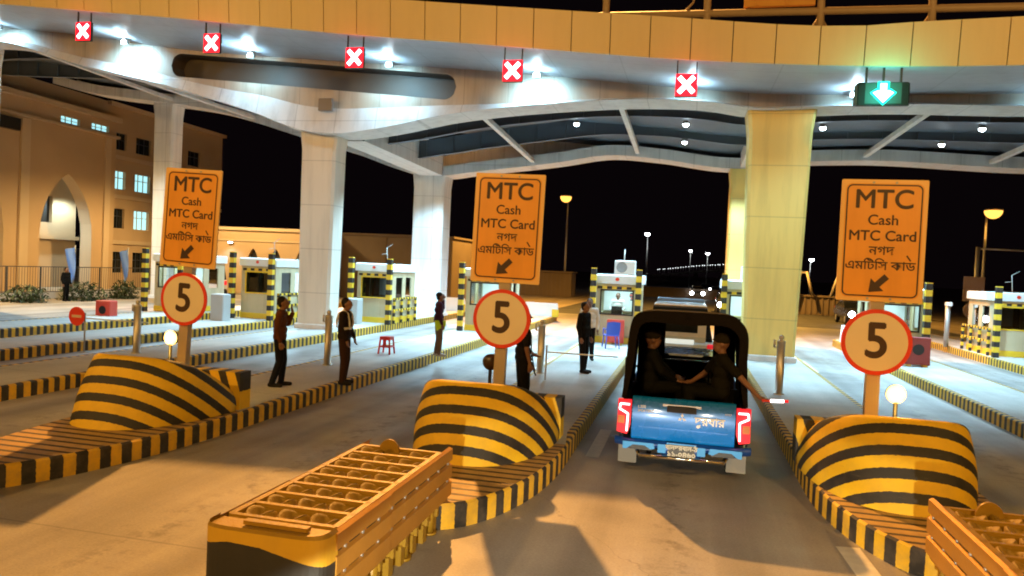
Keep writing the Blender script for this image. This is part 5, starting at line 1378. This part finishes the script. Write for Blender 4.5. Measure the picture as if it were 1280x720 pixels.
# ------------------------------------------------------------------ street lamps and the far distance
def street_lamp(loc, h, lens, label, arm=1.0, group='street lamps beyond the canopy', pole=True):
    root = empty('street_lamp', loc, label, 'street lamp', group)
    LS = 1.15 if lens is E_sod else .7
    b = MB(); b.tube((0, 0, 0), (0, 0, h), .14, .07, 10); b.tube((0, 0, 0), (0, 0, .4), .2, .16, 10); b.build('pole', M_galv, root)
    b = MB(); b.path([(0, 0, h-.05), (0, -arm*.5, h+.12), (0, -arm, h+.15)], .045, 8); b.build('arm', M_galv, root)
    b = MB(); b.bbox((0, -arm-.2, h+.20), (.8*LS, 1.0*LS, .12), .03); b.build('lamp_head', M_galv, root)
    b = MB(); rows = []
    for i in range(7):
        rows.append([Vector((LS*.5*math.cos(t)*math.cos(i*math.pi/12), -arm-.22+LS*.55*math.sin(t)*math.cos(i*math.pi/12), h+.135-LS*.5*math.sin(i*math.pi/12))) for t in np.linspace(0, 2*math.pi, 17)])
    b.grid(rows); b.build('lens', lens, root)
    return root
SODC = (1.0, .50, .09)
street_lamp((-12.3, 75, 0), 10.0, E_sod, 'sodium street lamp glowing orange left of centre, beyond the canopy', 1.2)
street_lamp((21.1, 61, 0), 8.3, E_sod, 'sodium street lamp glowing orange at the right edge', 1.0)
street_lamp((-5.9, 108, 0), 8.4, E_wht, 'white street lamp on a tall pole right of centre', 1.0)
street_lamp((.3, 170, 0), 8.3, E_wht, 'small white street lamp far off, left of the yellow column', .8)
street_lamp((4.1, 175, 0), 8.0, E_wht, 'small white street lamp far off, nearest the yellow column', .8)
street_lamp((18, 120, 0), 6.0, E_wht, 'small white street lamp right of the yellow column', .8)
street_lamp((-22.6, 71, 0), 2.9, E_wht, 'short white lamp post left of the middle orange sign', .3); street_lamp((-21.9, 71.5, 0), 3.4, E_wht, 'taller of two short white lamp posts left of the middle orange sign', .3)
led_light('sodium_light', (-12.3, 73.5, 9.8), 22000, SODC, .25, 165, .6)
led_light('sodium_light', (-12, 55, 10), 9500, SODC, .25, 165, .6)
led_light('sodium_light', (5, 60, 10), 12000, SODC, .25, 165, .6)
led_light('sodium_light', (20.9, 59.8, 8.1), 4500, SODC, .25, 165, .6)
# chain of lamps along the approach bridge
br = tag(MB().build('x', M_tar), None) ; bpy.data.objects.remove(br)
bd_ = MB(); pts = [(-30, 3.0), (-17.4, 3.4), (-10.4, 4.2), (3.8, 6.3), (18, 7.6), (60, 9)]
zf = curve(pts)
for a, c in zip(np.arange(-30, 56, 4), np.arange(-26, 60, 4)):
    bd_.box(((a+c)/2, 405, (zf(a)+zf(c))/2-1.2), (4.0, 9, 1.2))
o = bd_.build('bridge_deck', M_road); bo_ = empty('approach_bridge', (0, 0, 0), 'distant approach bridge outlined by a rising chain of white lamps', 'bridge'); o.parent = bo_
for x in range(-24, 60, 14):
    p = MB(); p.tube((x, 405, -1), (x, 405, zf(x)-1.8), 1.0, n=10); p.build('pier', M_road, bo_)
lm = None
for i in range(34):
    x = -16+i*1.35+random.uniform(-.25, .25); y = 400 if i % 2 else 409
    if lm is None:
        lm = empty('bridge_lamp', (x, y, zf(x)-.6), 'small white lamp in the chain along the distant bridge', 'lamp', 'lamps along the distant bridge')
        b = MB(); b.tube((0, 0, 0), (0, 0, 2.6), .07, n=6); b.build('pole', M_galv, lm); b = MB(); b.box((0, 0, 2.6), (.34, .3, .20)); b.build('lens', emis('bridge lamp lens', (.9, .97, 1), 3.5), lm)
    else: dup(lm, (x, y, zf(x)-.6))
# brown boundary wall and kiosk far left of centre
M_wall2 = mat('weathered brown wall', (.15, .11, .075), .85, var=.25, scale=.8)
def blockhouse(c, sz, label, ribs=True, nr=False):
    root = empty('boundary_wall' if ribs else 'kiosk', c, label, 'wall' if ribs else 'kiosk')
    b = MB(); b.bbox((0, 0, sz[2]/2), sz, .05); b.build('wall', M_wall2, root)
    r_ = MB()
    for x in np.arange(-sz[0]/2+.2, sz[0]/2, 3.6 if nr else .45): r_.box((x, -sz[1]/2-.04, sz[2]*.5), (.12, .08, sz[2]*.96))
    r_.box((0, 0, sz[2]+.06), (sz[0]+.3, sz[1]+.3, .14)); r_.build('ribs', M_wall2, root); return root
blockhouse((-14.2, 76, 0), (5.4, 3, 2.5), 'brown ribbed low building behind the middle orange sign'); blockhouse((-30, 84, 0), (17, .5, 1.7), 'long brown boundary wall left of the middle orange sign'); blockhouse((-2.5, 92, 0), (12, .5, 1.1), 'low boundary wall right of centre beyond the yard')
blockhouse((13.5, 66, 0), (10, .5, 1.5), 'low brown wall between the yellow column and the rightmost sign')
for i, (x, l) in enumerate([(9.3, 'left'), (12.2, 'right')]):
    tr_ = empty('wooden_trestle', (x, 65, 1.58), f'pale wooden trestle, {l} of the two on the low wall right of the yellow column', 'trestle')
    for s in (-1, 1):
        b = MB(); b.tube((s*.75, 0, 0), (s*.2, 0, 2.0), .13, .11, 6); b.build('leg', M_pole, tr_)
    b = MB(); b.box((0, 0, 1.9), (.7, .12, .14)); b.build('top_bar', M_pole, tr_)
# sign gantry seen from behind at right, and thin masts
gs = empty('roadside_sign', (16.95, 50, 0), 'back of a roadside sign with a disc below it near the right edge', 'road sign')
b = MB(); b.tube((0, 0, 0), (0, 0, 5.3), .12, n=10); b.build('post', M_galv, gs); b = MB(); b.bbox((-.15, -.15, 2.75), (1.15, .06, 1.5), .02); b.build('panel', mat('sign back', (.42, .30, .27), .6), gs)
b = MB(); b.prism([(-.15+.5*math.cos(t), -.15, 1.45+.5*math.sin(t)) for t in np.linspace(0, 2*math.pi, 25)[:-1]], (0, .04, 0)); b.build('disc', MATS['sign back'], gs)
b = MB(); b.tube((0, 0, 5.2), (3.6, 0, 5.15), .05, n=8); b.build('arm', M_galv, gs)
b = MB(); b.tube((0, 0, 0), (0, 0, 1.75), .13, n=12); b.build('x', M_galv); bpy.data.objects.remove(bpy.data.objects['x'])
mp = empty('camera_post', (10.8, 34.8, KH-.02), 'short grey post with a small camera on the island at right', 'post')
b = MB(); b.tube((0, 0, 0), (0, 0, 1.75), .10, n=12); b.build('post', M_galv, mp); b = MB(); b.bbox((0, -.05, 1.82), (.22, .3, .16), .03); b.build('camera_head', M_bwhite, mp)
blockhouse((-21.3, 54, 0), (9, 5, 4.7), 'tall dim brown wall block behind the unlit booth and the red stool', nr=True)
def mast(x, y, h, label):
    root = empty('lattice_mast', (x, y, 0), label, 'mast')
    b = MB(); b.tube((0, 0, 0), (0, 0, h), .16, .08, 8); b.build('pole', mat('rusty mast', (.30, .16, .09), .6), root); b = MB(); b.box((0, 0, h), (.8, .3, .2)); b.build('head', M_galv, root)
mast(-21.5, 50+9, 13, 'thin brown mast rising behind the low wing, between the left columns')

# ------------------------------------------------------------------ lights of the place
# high mast (out of frame, behind the canopy to the left): orange key on the approach
def aim(o, t):
    d = Vector(t)-o.location; o.rotation_euler = d.to_track_quat('-Z', 'Y').to_euler()
hm = led_light('high_mast_light', (-19, 54, 41), 175000, (1.0, .45, .10), .5, 70, .4); aim(hm, (0, 6, 0))
# sodium lamps along the approach behind the camera
for x, y, z, e in ((-13, -12, 11, 6200), (10, -10, 11, 6000), (-24, 4, 11, 2200), (14, 8, 10, 900)):
    l = led_light('approach_sodium_light', (x, y, z), e, (1.0, .56, .155), .3, 150, .6); aim(l, (0, 16, 7))
# forecourt lamps washing the building
for x, y, e in ((-31, 26, 3900), (-31, 42, 3700), (-22, 42, 110)):
    led_light('forecourt_light', (x, y, 8.5), e, (1.0, .67, .27), .3, 170, .5)
# headlights of the bus the camera rides in
for x in (-.95, .95):
    l = led_light('bus_headlight', (x, .9, .85), 1150, (1.0, .91, .70), .05, 23, .25); aim(l, (x*1.2, 9, -.62)); l.scale = (2.6, 1, 1)

# ------------------------------------------------------------------ night sky and rendering
wd = bpy.data.worlds.new('World'); scene.world = wd; wd.use_nodes = True
N = wd.node_tree.nodes; L = wd.node_tree.links; bg = N['Background']
sk = N.new('ShaderNodeTexSky'); sk.sky_type = 'NISHITA'; sk.sun_disc = False; sk.sun_elevation = R(-9); sk.sun_rotation = R(200)
mx = N.new('ShaderNodeMix'); mx.data_type = 'RGBA'; mx.blend_type = 'ADD'; mx.inputs['Factor'].default_value = 1; mx.inputs['B'].default_value = (.018, .010, .014, 1)
L.new(sk.outputs['Color'], mx.inputs['A']); L.new(mx.outputs['Result'], bg.inputs['Color']); bg.inputs['Strength'].default_value = .09
scene.view_settings.view_transform = 'Standard'; scene.view_settings.look = 'None'; scene.view_settings.exposure = .5; scene.view_settings.gamma = 1
scene.render.engine = 'CYCLES'
cy = scene.cycles
cy.use_denoising = True; cy.max_bounces = 6; cy.diffuse_bounces = 3; cy.glossy_bounces = 3; cy.transparent_max_bounces = 12; cy.sample_clamp_indirect = 4; cy.caustics_reflective = False; cy.caustics_refractive = False
cy.filter_width = 1.9
